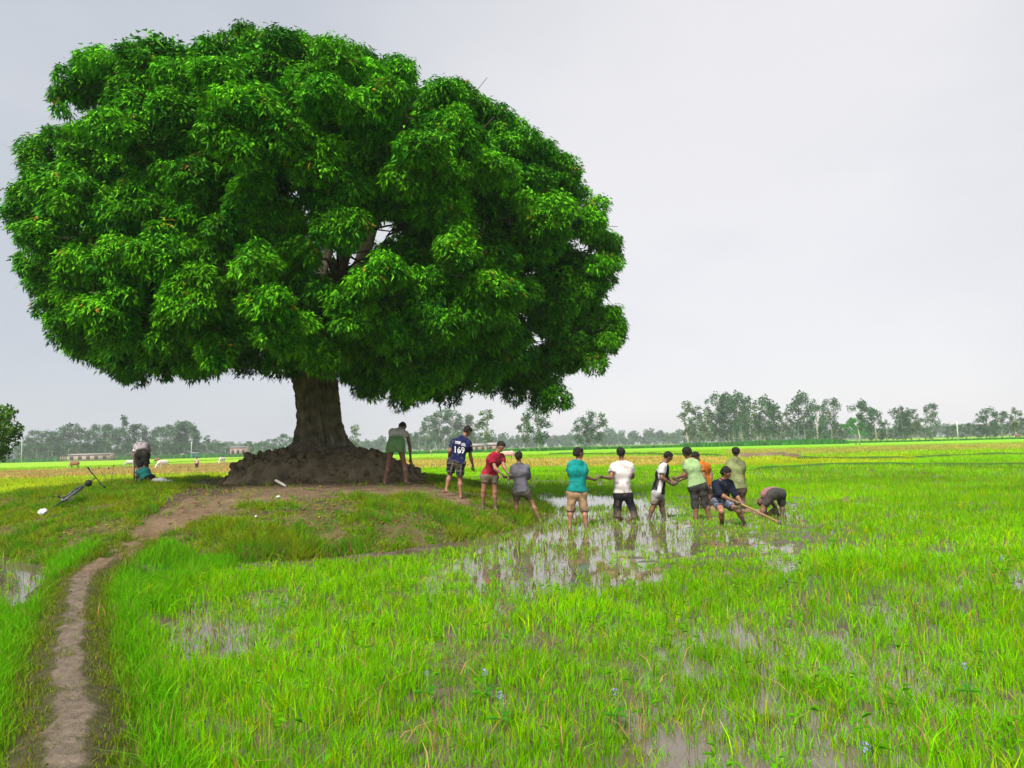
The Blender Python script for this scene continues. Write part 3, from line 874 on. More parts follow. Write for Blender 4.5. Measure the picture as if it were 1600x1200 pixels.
def clod_mesh(seed):
    r_ = np.random.default_rng(seed)
    bm = bmesh.new()
    bmesh.ops.create_icosphere(bm, subdivisions=2, radius=1.0)
    V = np.array([v.co for v in bm.verts])
    off = r_.uniform(0, 30, 3)
    k = 0.62 + 0.75*fbm3(V*0.9 + off, 1.4, 3)
    V2 = V*k[:, None]*r_.uniform(0.75, 1.2, 3)
    for _ in range(4):                                  # a few spade-cut faces
        nn_ = r_.normal(0, 1, 3); nn_ /= np.linalg.norm(nn_)
        d_ = V2 @ nn_; lim = 0.55
        V2 = V2 - nn_*np.maximum(d_-lim, 0)[:, None]*0.9
    F = np.array([[v.index for v in f.verts] for f in bm.faces])
    bm.free()
    c = np.full((len(V2), 3), r_.uniform(0.75, 1.35))*np.array([1, r_.uniform(.95, 1.03), r_.uniform(.9, 1.05)])
    me = mk_mesh('clod', V2, [F], c, False)
    me.materials.append(M['clod'])
    return me
CLODS = [clod_mesh(s) for s in range(9)]
def clod(name, p, s, parent=None, **kw):
    o = bpy.data.objects.new(name, CLODS[lr.randrange(9)])
    COL.objects.link(o)
    if parent is not None:
        o.parent = parent; p = np.array(p) - np.array(parent.location)
    o.location = p
    o.rotation_euler = (lr.uniform(0, 6.3), lr.uniform(0, 6.3), lr.uniform(0, 6.3))
    o.scale = (s*lr.uniform(.8, 1.25), s*lr.uniform(.8, 1.2), s*lr.uniform(.65, 1.0))
    return tag(o, **kw)
n_c = 0
while n_c < 285:
    a = lr.uniform(PI*0.93, 2*PI*1.04); rr = lr.uniform(0.30, 1.0)**0.75*2.95
    x, y = PC[0] + rr*math.cos(a), PC[1] + rr*math.sin(a)
    h = float(pile_h(np.float64(x), np.float64(y)))
    if h < 0.02 and lr.random() < 0.8: continue
    z = float(pile_z(np.float64(x), np.float64(y)))
    big = lr.random()
    clod('clod', (x, y, z + 0.02), 0.05 + 0.11*big**2.0, pile)
    n_c += 1

# ================================================================== FAR TREES, HOUSES, CROPS
def leaf_cloud(lumps, n_per, size, cols, seed):
    r_ = np.random.default_rng(seed)
    Vs, Cs = [], []
    for c, r, sq in lumps:
        n = max(8, int(n_per*r*r))
        v = r_.normal(0, 1, (n, 3)); v /= np.linalg.norm(v, axis=1)[:, None]
        p = np.array(c) + v*(r*r_.random((n, 1))**0.45)*np.array([1, 1, sq])
        a = r_.normal(0, 1, (n, 3)); a /= np.linalg.norm(a, axis=1)[:, None]
        b_ = np.cross(a, r_.normal(0, 1, (n, 3))); b_ /= np.linalg.norm(b_, axis=1)[:, None] + 1e-6
        s = size*r_.uniform(0.5, 1.3, (n, 1))
        Q = np.stack([p - a*s, p + b_*s*0.45, p + a*s, p - b_*s*0.45], 1)
        Vs.append(Q.reshape(-1, 3))
        k = r_.random((n, 1))
        cc = (cols[0]*(1-k) + cols[1]*k)*r_.uniform(0.75, 1.25)
        Cs.append(np.repeat(cc, 4, 0))
    V, C_ = np.concatenate(Vs), np.concatenate(Cs)
    i = np.arange(len(V)//4)[:, None]*4
    return V, [np.concatenate([i, i+1, i+2], 1), np.concatenate([i, i+2, i+3], 1)], C_
DG = (np.array([0.022, 0.085, 0.026]), np.array([0.06, 0.175, 0.045]))
BG = (np.array([0.03, 0.17, 0.02]), np.array([0.07, 0.30, 0.03]))
PG = (np.array([0.075, 0.135, 0.045]), np.array([0.14, 0.22, 0.07]))
def proto(kind, seed):
    r_ = random.Random(seed)
    mb = MB()
    lumps = []
    if kind in ('gum', 'slim'):
        wd = 0.15 if kind == 'gum' else 0.075
        zz = np.linspace(0, 0.96, 8)
        cx = [0.02*math.sin(z*5+seed) for z in zz]; cy = [0.02*math.cos(z*4+seed) for z in zz]
        mb.tube(np.stack([cx, cy, zz], 1), np.linspace(0.012, 0.003, 8), 6)
        for k in range(30 if kind == 'gum' else 20):
            z = 0.20 + 0.76*(k+0.5)/30 if kind == 'gum' else 0.24 + 0.72*(k+.5)/20
            w = wd*(0.45 + 1.0*math.sin(min(1, (z-0.2)/0.8)*PI*0.85))
            a = r_.uniform(0, 6.3); q = w*math.sqrt(r_.random())
            c = (math.cos(a)*q, math.sin(a)*q, z + r_.uniform(-.02, .02))
            lumps.append((c, r_.uniform(0.05, 0.095)*(1 if kind == 'gum' else 0.72), 1.2))
            mb.tube([(0.02*math.sin((z-.12)*5+seed), 0.02*math.cos((z-.12)*4+seed), z-0.12), c], [0.006, 0.002], 4)
    elif kind == 'dense':
        mb.tube([(0, 0, 0), (0.01, 0, 0.25), (-0.01, 0.01, 0.7)], [0.024, 0.018, 0.008], 6)
        for k in range(26):
            z = r_.uniform(0.14, 0.94)
            w = 0.27*math.sin(min(1, 0.10+z*0.9)*PI)**0.6
            a = r_.uniform(0, 6.3); q = w*math.sqrt(r_.random())
            c = (math.cos(a)*q, math.sin(a)*q, z)
            lumps.append((c, r_.uniform(0.07, 0.12), 0.9))
            if k % 3 == 0: mb.tube([(0, 0, max(0.1, z-0.25)), c], [0.01, 0.003], 4)
    elif kind == 'flat':
        mb.tube([(0.1, 0, 0), (0.12, 0, 0.35), (0.02, 0, 0.7)], [0.03, 0.022, 0.012], 6)
        mb.tube([(-0.12, 0.05, 0), (-0.08, 0.02, 0.3), (-0.2, 0, 0.6)], [0.022, 0.018, 0.01], 6)
        for k in range(20):
            a = r_.uniform(0, 6.3); q = 0.40*math.sqrt(r_.random())
            lumps.append(((math.cos(a)*q - 0.05, math.sin(a)*q, 0.92 - 0.75*q*q*2.2 - (0.25 if k % 5 == 0 else 0)), r_.uniform(0.10, 0.15), 0.7))
    cols = {'flat': BG}.get(kind, DG)
    if kind == 'slim' and seed % 2: cols = PG
    npm = {'gum': 11000, 'slim': 13000, 'dense': 7200, 'flat': 5200}[kind]
    V, F, C_ = leaf_cloud(lumps, npm, 0.025 if kind != 'flat' else 0.03, cols, seed)
    tm = mb.mesh('trunk', True); tm.materials.append(M['palebark'])
    cm = mk_mesh('crown', V, F, C_); cm.materials.append(M['farleaf'])
    return tm, cm
PROTO = {(k, s): proto(k, s) for k, n in (('gum', 4), ('slim', 4), ('dense', 4), ('flat', 1)) for s in range(n)}
tr_ = random.Random(5)
def far_tree(name, px, top, d, kind, w, label, group=None, seed=None, z0=0.0):
    foot = at(np.float64(px), np.float64(700), d); foot[2] = z0
    for _ in range(2):
        fx, fy = proj(foot)
        foot[0] += (px-fx)*d/FPX
    h = (fy - top)*d/FPX
    ks = [k for k in PROTO if k[0] == kind]
    key = ks[(seed if seed is not None else tr_.randrange(9)) % len(ks)]
    o = empty(name, foot, label, 'tree', group)
    base_w = {'gum': 0.38, 'slim': 0.22, 'dense': 0.68, 'flat': 1.05}[kind]
    wm = w*d/FPX
    o.scale = (min(max(wm/base_w, h*0.55), h*1.7),)*2 + (h,)
    o.rotation_euler = (0, 0, tr_.uniform(0, 6.28))
    for nm, me in zip(('trunk', 'crown'), PROTO[key]):
        c = bpy.data.objects.new(nm, me); COL.objects.link(c); c.parent = o
    return o
ORD = ['first', 'second', 'third', 'fourth', 'fifth', 'sixth', 'seventh', 'eighth', 'ninth', 'tenth', 'eleventh', 'twelfth', 'thirteenth', 'fourteenth', 'fifteenth', 'sixteenth', 'seventeenth', 'eighteenth', 'nineteenth', 'twentieth', 'twenty-first', 'twenty-second', 'twenty-third', 'twenty-fourth', 'twenty-fifth', 'twenty-sixth', 'twenty-seventh', 'twenty-eighth', 'twenty-ninth', 'thirtieth']
row = [(1074,627,24,'slim'),(1090,636,22,'slim'),(1104,641,18,'slim'),(1124,615,34,'gum'),(1141,612,32,'gum'),(1156,613,28,'gum'),(1160,650,26,'dense'),(1169,620,26,'slim'),
       (1183,626,24,'slim'),(1197,619,28,'gum'),(1214,631,22,'slim'),(1231,638,24,'slim')]
for i, (x, y, w, k) in enumerate(row):
    far_tree('eucalyptus_tree' if k != 'dense' else 'bushy_tree', x, y, 258 + tr_.uniform(-10, 25) - (20 if k == 'dense' else 0), k, w, f'tall hazy eucalyptus, {ORD[i]} from the left in the long row behind the digging men' if k != 'dense' else
             'lower bushy bright tree in front of the long eucalyptus row', 'eucalyptus row beyond the fields')
under = [(1082,655),(1097,662),(1112,650),(1131,645),(1147,655),(1176,652),(1190,655),(1206,660),(1222,662),(1240,660),(1115,668),(1168,672),(1198,676),(1138,670)]
for i, (x, y) in enumerate(sorted(under)):
    far_tree('small_tree', x, y, 280 + tr_.uniform(-8, 25), 'slim' if tr_.random() < .65 else 'dense', 20, f'smaller dull tree below the long eucalyptus row, {ORD[i]} of these from the left', 'small trees under the eucalyptus row')
clumps = [(1257,613,32,'gum','tall forked tree at the left end of the broad dark clump of three'),(1278,623,44,'dense','middle tree of the broad dark clump of three'),(1300,618,40,'dense','tree with a leaning top at the right end of the broad dark clump'),
  (1347,626,34,'gum','tall leafy tree directly behind the low bright green tree'),(1369,639,36,'dense','rounded dark tree just right of the bright green tree'),(1386,655,22,'dense','small round tree at the right foot of the dark clump by the bright tree'),
  (1410,634,28,'gum','left tree of the open pair with pale trunks'),(1423,639,26,'gum','right tree of the open pair with pale trunks'),(1435,647,18,'slim','short slim tree leaning on the open pair of pale trunked trees'),
  (1457,629,32,'dense','lone oval tree standing between the open pair and the pole'),
  (1542,638,28,'gum','tallest tree of the dark clump by the right edge'),(1566,640,32,'dense','broad dark tree in the clump by the right edge'),(1589,636,18,'slim','thin wispy tree top rising at the right edge'),(1603,652,30,'dense','dark tree cut off by the right edge of the picture')]
for x, y, w, k, lb in clumps:
    far_tree('eucalyptus_tree' if k != 'dense' else 'broadleaf_tree', x, y, 246 + tr_.uniform(-8, 18), k, w, lb, 'tree clumps beyond the right fields')
for i, (x, y) in enumerate([(1266,652),(1290,655),(1310,660),(1318,668),(1360,665),(1376,668),(1396,670),(1415,668),(1447,668),(1488,664),(1510,660),(1530,662),(1553,664),(1578,662)]):
    far_tree('small_tree', x, y, 262 + tr_.uniform(-6, 14), 'dense', 26, f'low dark bushy tree at the foot of the right-hand clumps, {ORD[i]} from the left', 'undergrowth trees of the right clumps')
far_tree('spreading_tree', 1340, 652, 165, 'flat', 42, 'low spreading bright green tree with flat crown before the dark clumps', seed=0)
# left grove
lg = [(40,680,26),(57,671,30),(75,670,32),(92,671,30),(107,662,28),(125,664,32),(142,672,26),(155,660,32),(172,660,34),(185,664,28),(217,661,32),(235,669,30),(252,665,30),(267,667,26),(278,659,26),(292,657,30),(300,662,22)]
for i, (x, y, w) in enumerate(lg):
    k = 'gum' if i in (4, 14, 15) else 'dense'
    far_tree('grove_tree', x, y, 362 + tr_.uniform(-12, 25), k, w*1.25, f'{ORD[i]} tall tree from the left in the dense dark grove', 'tall trees of the left grove')
far_tree('slender_tree', 200, 651, 365, 'slim', 22, 'sparse slender tree rising above the dense left grove', seed=0)
for i, x in enumerate(range(36, 305, 12)):
    far_tree('bushy_tree', x + tr_.uniform(-4, 4), tr_.uniform(684, 694), 348 + tr_.uniform(0, 8), 'dense', 26, f'{ORD[i]} low bushy tree from the left along the foot of the left grove', 'bushes at the foot of the left grove')
for x, y, w, lb in [(311,690,18,'small dark tree right of the left grove beside the teal hut'),(322,681,14,'thin tree standing above the small dark trees beside the grove'),(338,691,26,'round dark tree midway between grove and brick house'),(352,691,24,'round dark tree just left of the brick house'),
                    (388,688,20,'hazy tree just right of the brick house'),(398,691,18,'hazy small tree second right of the brick house'),(424,684,34,'broad grey green tree beside the trunk above the clods'),(410,690,26,'low grey tree left of the broad one beside the trunk'),(446,676,26,'hazy tree half hidden by the big trunk')]:
    far_tree('broadleaf_tree', x, y, 370 + tr_.uniform(-10, 20), 'dense' if w > 15 else 'slim', w*1.2, lb, 'trees between grove and trunk')
ct = [(556,664,14,'slim',300,'lone slim tree just right of the big trunk'),(670,649,22,'gum',400,'leftmost tall tree of the hazy stand above the numbered jersey'),(686,641,24,'gum',400,'second tall tree of the hazy stand above the numbered jersey'),(709,641,30,'gum',400,'broad middle tree of the hazy stand above the numbered jersey'),
      (725,649,22,'gum',400,'fourth tree of the hazy stand above the numbered jersey'),(738,649,18,'slim',400,'thin last tree of the hazy stand above the numbered jersey'),(761,641,22,'slim',210,'light slender tree right of the man in the numbered jersey'),
      (820,652,18,'slim',240,'thin tree beside the bright pale trunked tree'),(842,637,34,'gum',215,'bright pale trunked tree hanging below the big crown'),(908,652,22,'gum',260,'left tree of the pair above the man in teal'),(934,643,26,'gum',260,'right taller tree of the pair above the man in teal'),(921,660,16,'slim',265,'short tree between the pair above the man in teal')]
for x, y, w, k, d, lb in ct:
    far_tree('eucalyptus_tree', x, y, d, k, w*1.15, lb, 'scattered eucalyptus in the middle distance', seed=1)
for i, (x, y) in enumerate([(640,676),(655,672),(665,668),(680,666),(695,664),(716,662),(733,668),(745,674)]):
    far_tree('hazy_tree', x, y, 430 + tr_.uniform(0, 30), 'dense', 26, f'{ORD[i]} hazy lower tree from the left under the stand above the numbered jersey', 'hazy lower trees of the middle stand')
# far-off wood along the horizon
wl = []
wr = np.random.default_rng(4)
for k in range(2300):
    px = wr.uniform(-300, 1900); d = wr.uniform(620, 900)
    c = at(np.float64(px), np.float64(690), d)
    hgt = (8 + 10*fbm(np.array([px*0.012]), np.array([0.5]), 2.0)[0])*(0.6 + 0.4*wr.random())
    wl.append(((c[0], d, hgt*wr.uniform(0.15, 0.9)), wr.uniform(2.2, 4.2), 1.0))
V, F, C_ = leaf_cloud(wl, 7, 1.1, DG, 9)
link('distant_wood', mk_mesh('distant_wood', V, F, C_), M['farleaf'], label='bluish far-off line of trees along the horizon', cat='wood', kind='stuff')
# strips of tall green crop before the trees
def crop_strip(name, x0, x1, d0, d1, h, n, label, c=(0.045, 0.24, 0.012)):
    X = wr.uniform(0, 1, n)
    a = at(np.float64(x0), np.float64(700), d0)[0]; b_ = at(np.float64(x1), np.float64(700), d1)[0]
    t_ = X; xs = a*(1-t_) + b_*t_
    dd = d0*(1-t_) + d1*t_ + wr.uniform(0, 14, n)
    hh = h*(0.55 + 0.9*fbm(xs*0.05, dd*0.05, 3.0))
    B = np.stack([xs, dd, np.full(n, 0.03)], 1)
    cc = np.array(c)*(0.6 + 0.8*wr.random((n, 1)))*(1 + 0.15*wr.normal(0, 1, (n, 3)))
    th = wr.uniform(0, 6.28, n)
    me = blades(name, B, hh*wr.uniform(0.7, 1.2, n), np.full(n, 0.42), np.stack([np.cos(th), np.sin(th)], 1)*0.25, np.clip(cc, .004, .6), segs=2)
    link(name, me, M['grass'], label=label, cat='crop', kind='stuff')
crop_strip('tall_crop', -120, 420, 330, 330, 1.5, 9000, 'tall dark green crop strip before the dense left grove')
crop_strip('tall_crop', 560, 1120, 225, 225, 0.8, 7000, 'tall green crop strip beyond the middle fields')
crop_strip('tall_crop', 1080, 1330, 215, 200, 1.3, 6000, 'dense green crop strip before the long eucalyptus row', (0.04, 0.25, 0.015))
crop_strip('tall_crop', 1330, 1760, 215, 210, 0.5, 5000, 'thin green crop strip before the right-hand clumps')

# houses
M['plaster'] = paint('plaster', (0.36, 0.26, 0.23), 0.9, 0.2, 2.0)
M['roofgrey'] = paint('roof_sheet', (0.30, 0.27, 0.27), 0.6, 0.2, 2.0)
M['dark'] = paint('dark_opening', (0.04, 0.04, 0.045), 0.8, 0.3)
M['brick'] = paint('brick_wall', (0.36, 0.24, 0.20), 0.95, 0.25, 3.0)
M['teal'] = paint('teal_sheet', (0.02, 0.25, 0.22), 0.6, 0.2)
def house(px, d, L, W, Hh, wallm, roofm, label, name, nwin, rise=0.5, colonnade=0):
    p = at(np.float64(px), np.float64(700), d); p[2] = 0
    o = empty(name, p, label, 'building')
    mb = MB(); mb.box((0, 0, Hh/2), (L, W, Hh)); mb.build('wall', wallm, o)
    mb = MB()
    mb.add([(-L/2-.3, -W/2-.4, Hh+.02), (L/2+.3, -W/2-.4, Hh+.02), (L/2+.3, 0, Hh+rise), (-L/2-.3, 0, Hh+rise), (L/2+.3, W/2+.4, Hh+.02), (-L/2-.3, W/2+.4, Hh+.02)],
           [(0, 1, 2, 3), (3, 2, 4, 5), (0, 3, 5), (1, 4, 2), (0, 5, 4, 1)])
    mb.build('roof', roofm, o)
    for k in range(nwin):
        x = -L/2 + L*(k+0.5)/nwin
        mb = MB(); mb.box((x, -W/2-.02, Hh*0.52), (L/nwin*0.45, 0.06, Hh*0.5)); mb.build('window' if k != nwin//2 else 'door', M['dark'], o)
    for k in range(colonnade):
        mb = MB(); mb.box((-L/2 - 0.9 - k*0.9, 0, Hh*0.40), (0.25, 0.25, Hh*0.8)); mb.build('post', wallm, o)
    return o
house(144, 322, 17.0, 6, 2.6, M['plaster'], M['roofgrey'], 'long low pinkish building with sheet roof before the left grove', 'long_building', 5, 0.5, 5)
house(375, 345, 7.0, 5, 4.2, M['brick'], M['roofgrey'], 'hazy brick house between round trees left of the clod heap', 'brick_house', 3, 0.4)
house(305, 320, 2.6, 3, 2.2, M['teal'], M['roofgrey'], 'tiny teal sheet hut at the right end of the left grove', 'sheet_hut', 1, 0.3)
house(745, 330, 8, 5, 2.2, M['brick'], M['roofgrey'], 'reddish hut with pale roof under the stand above the numbered jersey', 'village_hut', 3, 0.9)
house(772, 335, 6, 5, 2.4, M['brick'], M['roofgrey'], 'pale roofed hut just right of the light slender tree', 'village_hut', 2, 1.0)
M['concrete'] = paint('concrete', (0.55, 0.55, 0.54), 0.8, 0.12)
def pole(px, top, d, label):
    p = at(np.float64(px), np.float64(700), d); p[2] = 0
    _, fy = proj(p); h = (fy-top)*d/FPX
    o = empty('utility_pole', p, label, 'pole')
    mb = MB(); mb.tube([(0, 0, 0), (0, 0, h)], [0.16, 0.10], 8); mb.build('post', M['concrete'], o)
    mb = MB(); mb.box((0, 0, h-0.5), (1.4, 0.12, 0.12)); mb.build('crossarm', M['concrete'], o)
pole(34, 688, 325, 'thin pale utility pole before the left end of the grove')
pole(299, 690, 325, 'pale utility pole at the right end of the left grove')
pole(1498, 658, 200, 'grey utility pole in the gap near the right edge')

# ================================================================== PEOPLE AND CATTLE
class SDF:
    """small distance-field sculptor: smooth unions of tapered limbs, surfaced as one continuous mesh"""
    def __init__(s, lo, hi, res):
        s.o = np.array(lo, float); s.r = res
        s.n = np.ceil((np.array(hi) - s.o)/res).astype(int) + 1
        s.D = np.full(s.n, 1.0, np.float32)
    def sub(s, lo, hi):
        a = np.clip(np.floor((lo - s.o)/s.r).astype(int), 0, s.n-1)
        b_ = np.clip(np.ceil((hi - s.o)/s.r).astype(int)+1, 1, s.n)
        sl_ = tuple(slice(a[k], b_[k]) for k in range(3))
        g_ = np.meshgrid(*[s.o[k] + s.r*np.arange(a[k], b_[k]) for k in range(3)], indexing='ij')
        return sl_, np.stack(g_, -1)
    def cone(s, a, b_, ra, rb, k=0.03, flat=None, fl=1.0, cut_a=False, cut_b=False, wob=0.0):
        a, b_ = np.array(a, float), np.array(b_, float)
        m_ = max(ra, rb) + 2*k + 2*s.r
        sl_, P = s.sub(np.minimum(a, b_)-m_, np.maximum(a, b_)+m_)
        ab = b_-a; L = ab @ ab + 1e-9
        tt = ((P-a) @ ab)/L
        t_ = np.clip(tt, 0, 1)
        q = P - a - t_[..., None]*ab
        if flat is not None:
            f_ = np.array(flat, float); f_ /= np.linalg.norm(f_)
            q = q + (1/fl - 1)*(q @ f_)[..., None]*f_
        d = np.linalg.norm(q, axis=-1) - (ra*(1-t_) + rb*t_)
        if wob: d = d + wob*(fbm3(P, 9.0, 2)-0.5)
        Ls = math.sqrt(L)
        if cut_b: d = np.maximum(d, (tt-1)*Ls)
        if cut_a: d = np.maximum(d, -tt*Ls)
        D = s.D[sl_]
        h = np.maximum(k - np.abs(D-d), 0)/k
        s.D[sl_] = np.minimum(D, d) - h*h*k*0.25
    def clip(s, p, n):                  # keep the side n points to
        n = np.array(n, float); n /= np.linalg.norm(n)
        g_ = [s.o[k] + s.r*np.arange(s.n[k]) - p[k] for k in range(3)]
        d = g_[0][:, None, None]*n[0] + g_[1][None, :, None]*n[1] + g_[2][None, None, :]*n[2]
        s.D = np.maximum(s.D, -d).astype(np.float32)
    def surf(s):
        D = s.D; S_ = D < 0
        nx, ny, nz_ = D.shape
        cnt = np.zeros((nx-1, ny-1, nz_-1), np.int8)
        for a in (0, 1):
            for b_ in (0, 1):
                for c in (0, 1): cnt += S_[a:nx-1+a, b_:ny-1+b_, c:nz_-1+c]
        act = (cnt > 0) & (cnt < 8)
        I = np.argwhere(act)
        idx = np.full(act.shape, -1); idx[act] = np.arange(len(I))
        acc = np.zeros((len(I), 3)); num = np.zeros(len(I))
        for ax in range(3):
            for u in (0, 1):
                for w in (0, 1):
                    off = [0, 0, 0]; oth = [k for k in range(3) if k != ax]
                    off[oth[0]], off[oth[1]] = u, w
                    A_ = I + off; B_ = A_.copy(); B_[:, ax] += 1
                    da, db = D[tuple(A_.T)], D[tuple(B_.T)]
                    x = (da < 0) != (db < 0)
                    t_ = np.where(x, da/(da-db+1e-12), 0)
                    p = A_.astype(float); p[:, ax] += t_
                    acc += p*x[:, None]; num += x
        V = s.o + s.r*acc/num[:, None]
        Fs = []
        for ax in range(3):
            sa = [slice(None)]*3; sb = [slice(None)]*3
            sa[ax] = slice(0, -1); sb[ax] = slice(1, None)
            x = S_[tuple(sa)] != S_[tuple(sb)]
            E = np.argwhere(x)
            o1, o2 = [(1, 2), (2, 0), (0, 1)][ax]
            k = (E[:, o1] > 0) & (E[:, o2] > 0) & (E[:, o1] < D.shape[o1]-1) & (E[:, o2] < D.shape[o2]-1)
            E = E[k]
            def cell(d1, d2):
                c = E.copy(); c[:, o1] += d1; c[:, o2] += d2
                return idx[tuple(c.T)]
            q = np.stack([cell(-1, -1), cell(0, -1), cell(0, 0), cell(-1, 0)], 1)
            ins = S_[tuple(E.T)]
            q[~ins] = q[~ins][:, ::-1]
            Fs.append(q)
        return V, np.concatenate(Fs)
def nrm(v):
    v = np.array(v, float); return v/(np.linalg.norm(v)+1e-9)
def finger_tubes(hand, fwd, side, s, curl, mb):
    """four unequal bent fingers and a thumb that leaves the side of the palm"""
    nrml = nrm(np.cross(side, fwd))
    for k, (o_, l_) in enumerate(((-0.030, 0.072), (-0.010, 0.082), (0.011, 0.077), (0.030, 0.060))):
        b_ = hand + side*o_*s + fwd*0.030*s
        p1 = b_ + (fwd*math.cos(curl*.6) + nrml*math.sin(curl*.6))*l_*0.5*s + side*o_*0.25*s
        p2 = p1 + (fwd*math.cos(curl*1.5) + nrml*math.sin(curl*1.5))*l_*0.5*s
        mb.tube([b_ - fwd*0.02*s, b_, p1, p2], np.array([0.011, 0.0105, 0.0095, 0.0065])*s, 6)
    b_ = hand - side*0.030*s - fwd*0.015*s
    p1 = b_ - side*0.028*s + fwd*0.022*s + nrml*0.012*s
    p2 = p1 + fwd*0.034*s + nrml*0.012*s - side*0.004*s
    mb.tube([b_ + side*0.012*s, b_, p1, p2], np.array([0.012, 0.0125, 0.0105, 0.007])*s, 6)
SKIN = np.array([0.30, 0.145, 0.085]); MUD = np.array([0.13, 0.10, 0.072])
RES = 0.0165
def splash(c, v, org, amt):             # mud spatter and damp patches
    n = fbm3(v + org, 13.0, 2); n2 = fbm3(v + org + 9, 3.5, 2)
    k = (amt*sstep(0.60, 0.72, n)*sstep(0.40, 0.62, n2)*0.8)[:, None]
    dmp = (1 - 0.22*sstep(0.5, 0.65, n2))[:, None]
    return c*dmp*(1-k) + MUD*0.9*k
def person(label, d, J, face, s=1.0, skin=SKIN, shirt=None, pants=None, lungi=None, hair=1.0, mudz=None, curl=0.7, group='people moving mud by hand', toes=None, front=None, stand=False):
    P = {}
    if stand:                            # find the depth at which the feet rest on the mound
        best = None
        for dd_ in np.arange(d-2.2, d+1.6, 0.05):
            f_ = (at(np.float64(J['anL'][0]), np.float64(J['anL'][1]), dd_) + at(np.float64(J['anR'][0]), np.float64(J['anR'][1]), dd_))/2
            g_ = abs(f_[2] - 0.065*s - max(float(mound_h(f_[0], f_[1])), -0.03))
            if best is None or g_ + 0.02*abs(dd_-d) < best[0]: best = (g_ + 0.02*abs(dd_-d), dd_)
        print('STAND', label[:25], d, best)
        s = s*best[1]/d; d = best[1]
    for k, v in J.items():
        P[k] = at(np.float64(v[0]), np.float64(v[1]), d + (v[2] if len(v) > 2 else 0.0))
    foot = (P['anL'] + P['anR'])/2
    org = np.array([foot[0], foot[1], min(P['anL'][2], P['anR'][2]) - 0.07*s])
    for k in P: P[k] = P[k] - org
    for k in ('shL', 'shR'): P[k][2] -= 0.028*s
    root = empty('person', org, label, 'person', group)
    fw = nrm([face[0], face[1], 0]) if front is None else nrm([front[0], front[1], 0])
    A = np.array(list(P.values()))
    lo, hi = A.min(0) - 0.24, A.max(0) + 0.24
    spine = nrm(P['neck'] - P['pel'])
    ch = P.get('ch', P['pel']*0.36 + P['neck']*0.64)
    ab = P['pel']*0.7 + ch*0.3
    lat = nrm(P['shR'] - P['shL']); latp = nrm(P['hiR'] - P['hiL'])
    dep = nrm(np.cross(lat, nrm(P['neck']-ch)))
    HS = 0.145*s                                        # shoulder half width guides the chest
    cw = min(np.linalg.norm(P['shR']-P['shL'])/2*0.62, 0.105*s)
    def torso(F, e, kk=0.06, low=0.0):
        F.cone(P['hiL'] - latp*0.02*s, P['hiR'] + latp*0.02*s, 0.092*s+e, 0.092*s+e, kk)
        F.cone(P['pel'] - latp*0.055*s, ab - lat*0.05*s, 0.083*s+e, 0.078*s+e, kk)
        F.cone(P['pel'] + latp*0.055*s, ab + lat*0.05*s, 0.083*s+e, 0.078*s+e, kk)
        F.cone(ab - lat*0.05*s, ch - lat*cw, 0.078*s+e, 0.080*s+e, kk)
        F.cone(ab + lat*0.05*s, ch + lat*cw, 0.078*s+e, 0.080*s+e, kk)
        F.cone(ch - lat*cw, ch + lat*cw, 0.092*s+e, 0.092*s+e, kk)
        F.cone(P['shL'] + lat*0.035*s, P['shR'] - lat*0.035*s, 0.047*s+e*.7, 0.047*s+e*.7, kk)
        F.cone(ch, P['neck'] - spine*0.02*s, 0.085*s+e, 0.050*s+e, kk)
        F.cone(P['neck'] - nrm(P['neck']-ch)*0.05*s, P['shL'] + lat*0.04*s, 0.042*s+e, 0.042*s+e, kk)
        F.cone(P['neck'] - nrm(P['neck']-ch)*0.05*s, P['shR'] - lat*0.04*s, 0.042*s+e, 0.042*s+e, kk)
    # ---- the body, one continuous surface
    B = SDF(lo, hi, RES)
    torso(B, 0.0)
    hd = P['head']; hu = nrm(hd - P['neck']); hf = nrm(np.array(face) - hu*(np.array(face) @ hu)); hr = np.cross(hf, hu)
    B.cone(P['neck'] - hu*0.04*s, hd - hu*0.05*s - hf*0.012*s, 0.054*s, 0.050*s, 0.03)
    B.cone(hd + hu*0.030*s - hf*0.022*s, hd + hu*0.028*s + hf*0.012*s, 0.084*s, 0.078*s, 0.03)      # skull
    B.cone(hd - hu*0.010*s + hf*0.030*s, hd - hu*0.082*s + hf*0.052*s, 0.058*s, 0.030*s, 0.03)      # face to chin
    B.cone(hd + hu*0.020*s + hf*0.084*s, hd - hu*0.022*s + hf*0.106*s, 0.008*s, 0.013*s, 0.012)     # nose
    B.cone(hd + hu*0.030*s + hf*0.078*s - hr*0.03*s, hd + hu*0.030*s + hf*0.078*s + hr*0.03*s, 0.011*s, 0.011*s, 0.015)
    B.cone(hd - hu*0.052*s + hf*0.084*s - hr*0.018*s, hd - hu*0.052*s + hf*0.084*s + hr*0.018*s, 0.009*s, 0.009*s, 0.01)
    for q in (-1, 1):
        B.cone(hd + hr*q*0.082*s + hu*0.018*s - hf*0.005*s, hd + hr*q*0.080*s - hu*0.022*s, 0.016*s, 0.012*s, 0.012)
    hands = []
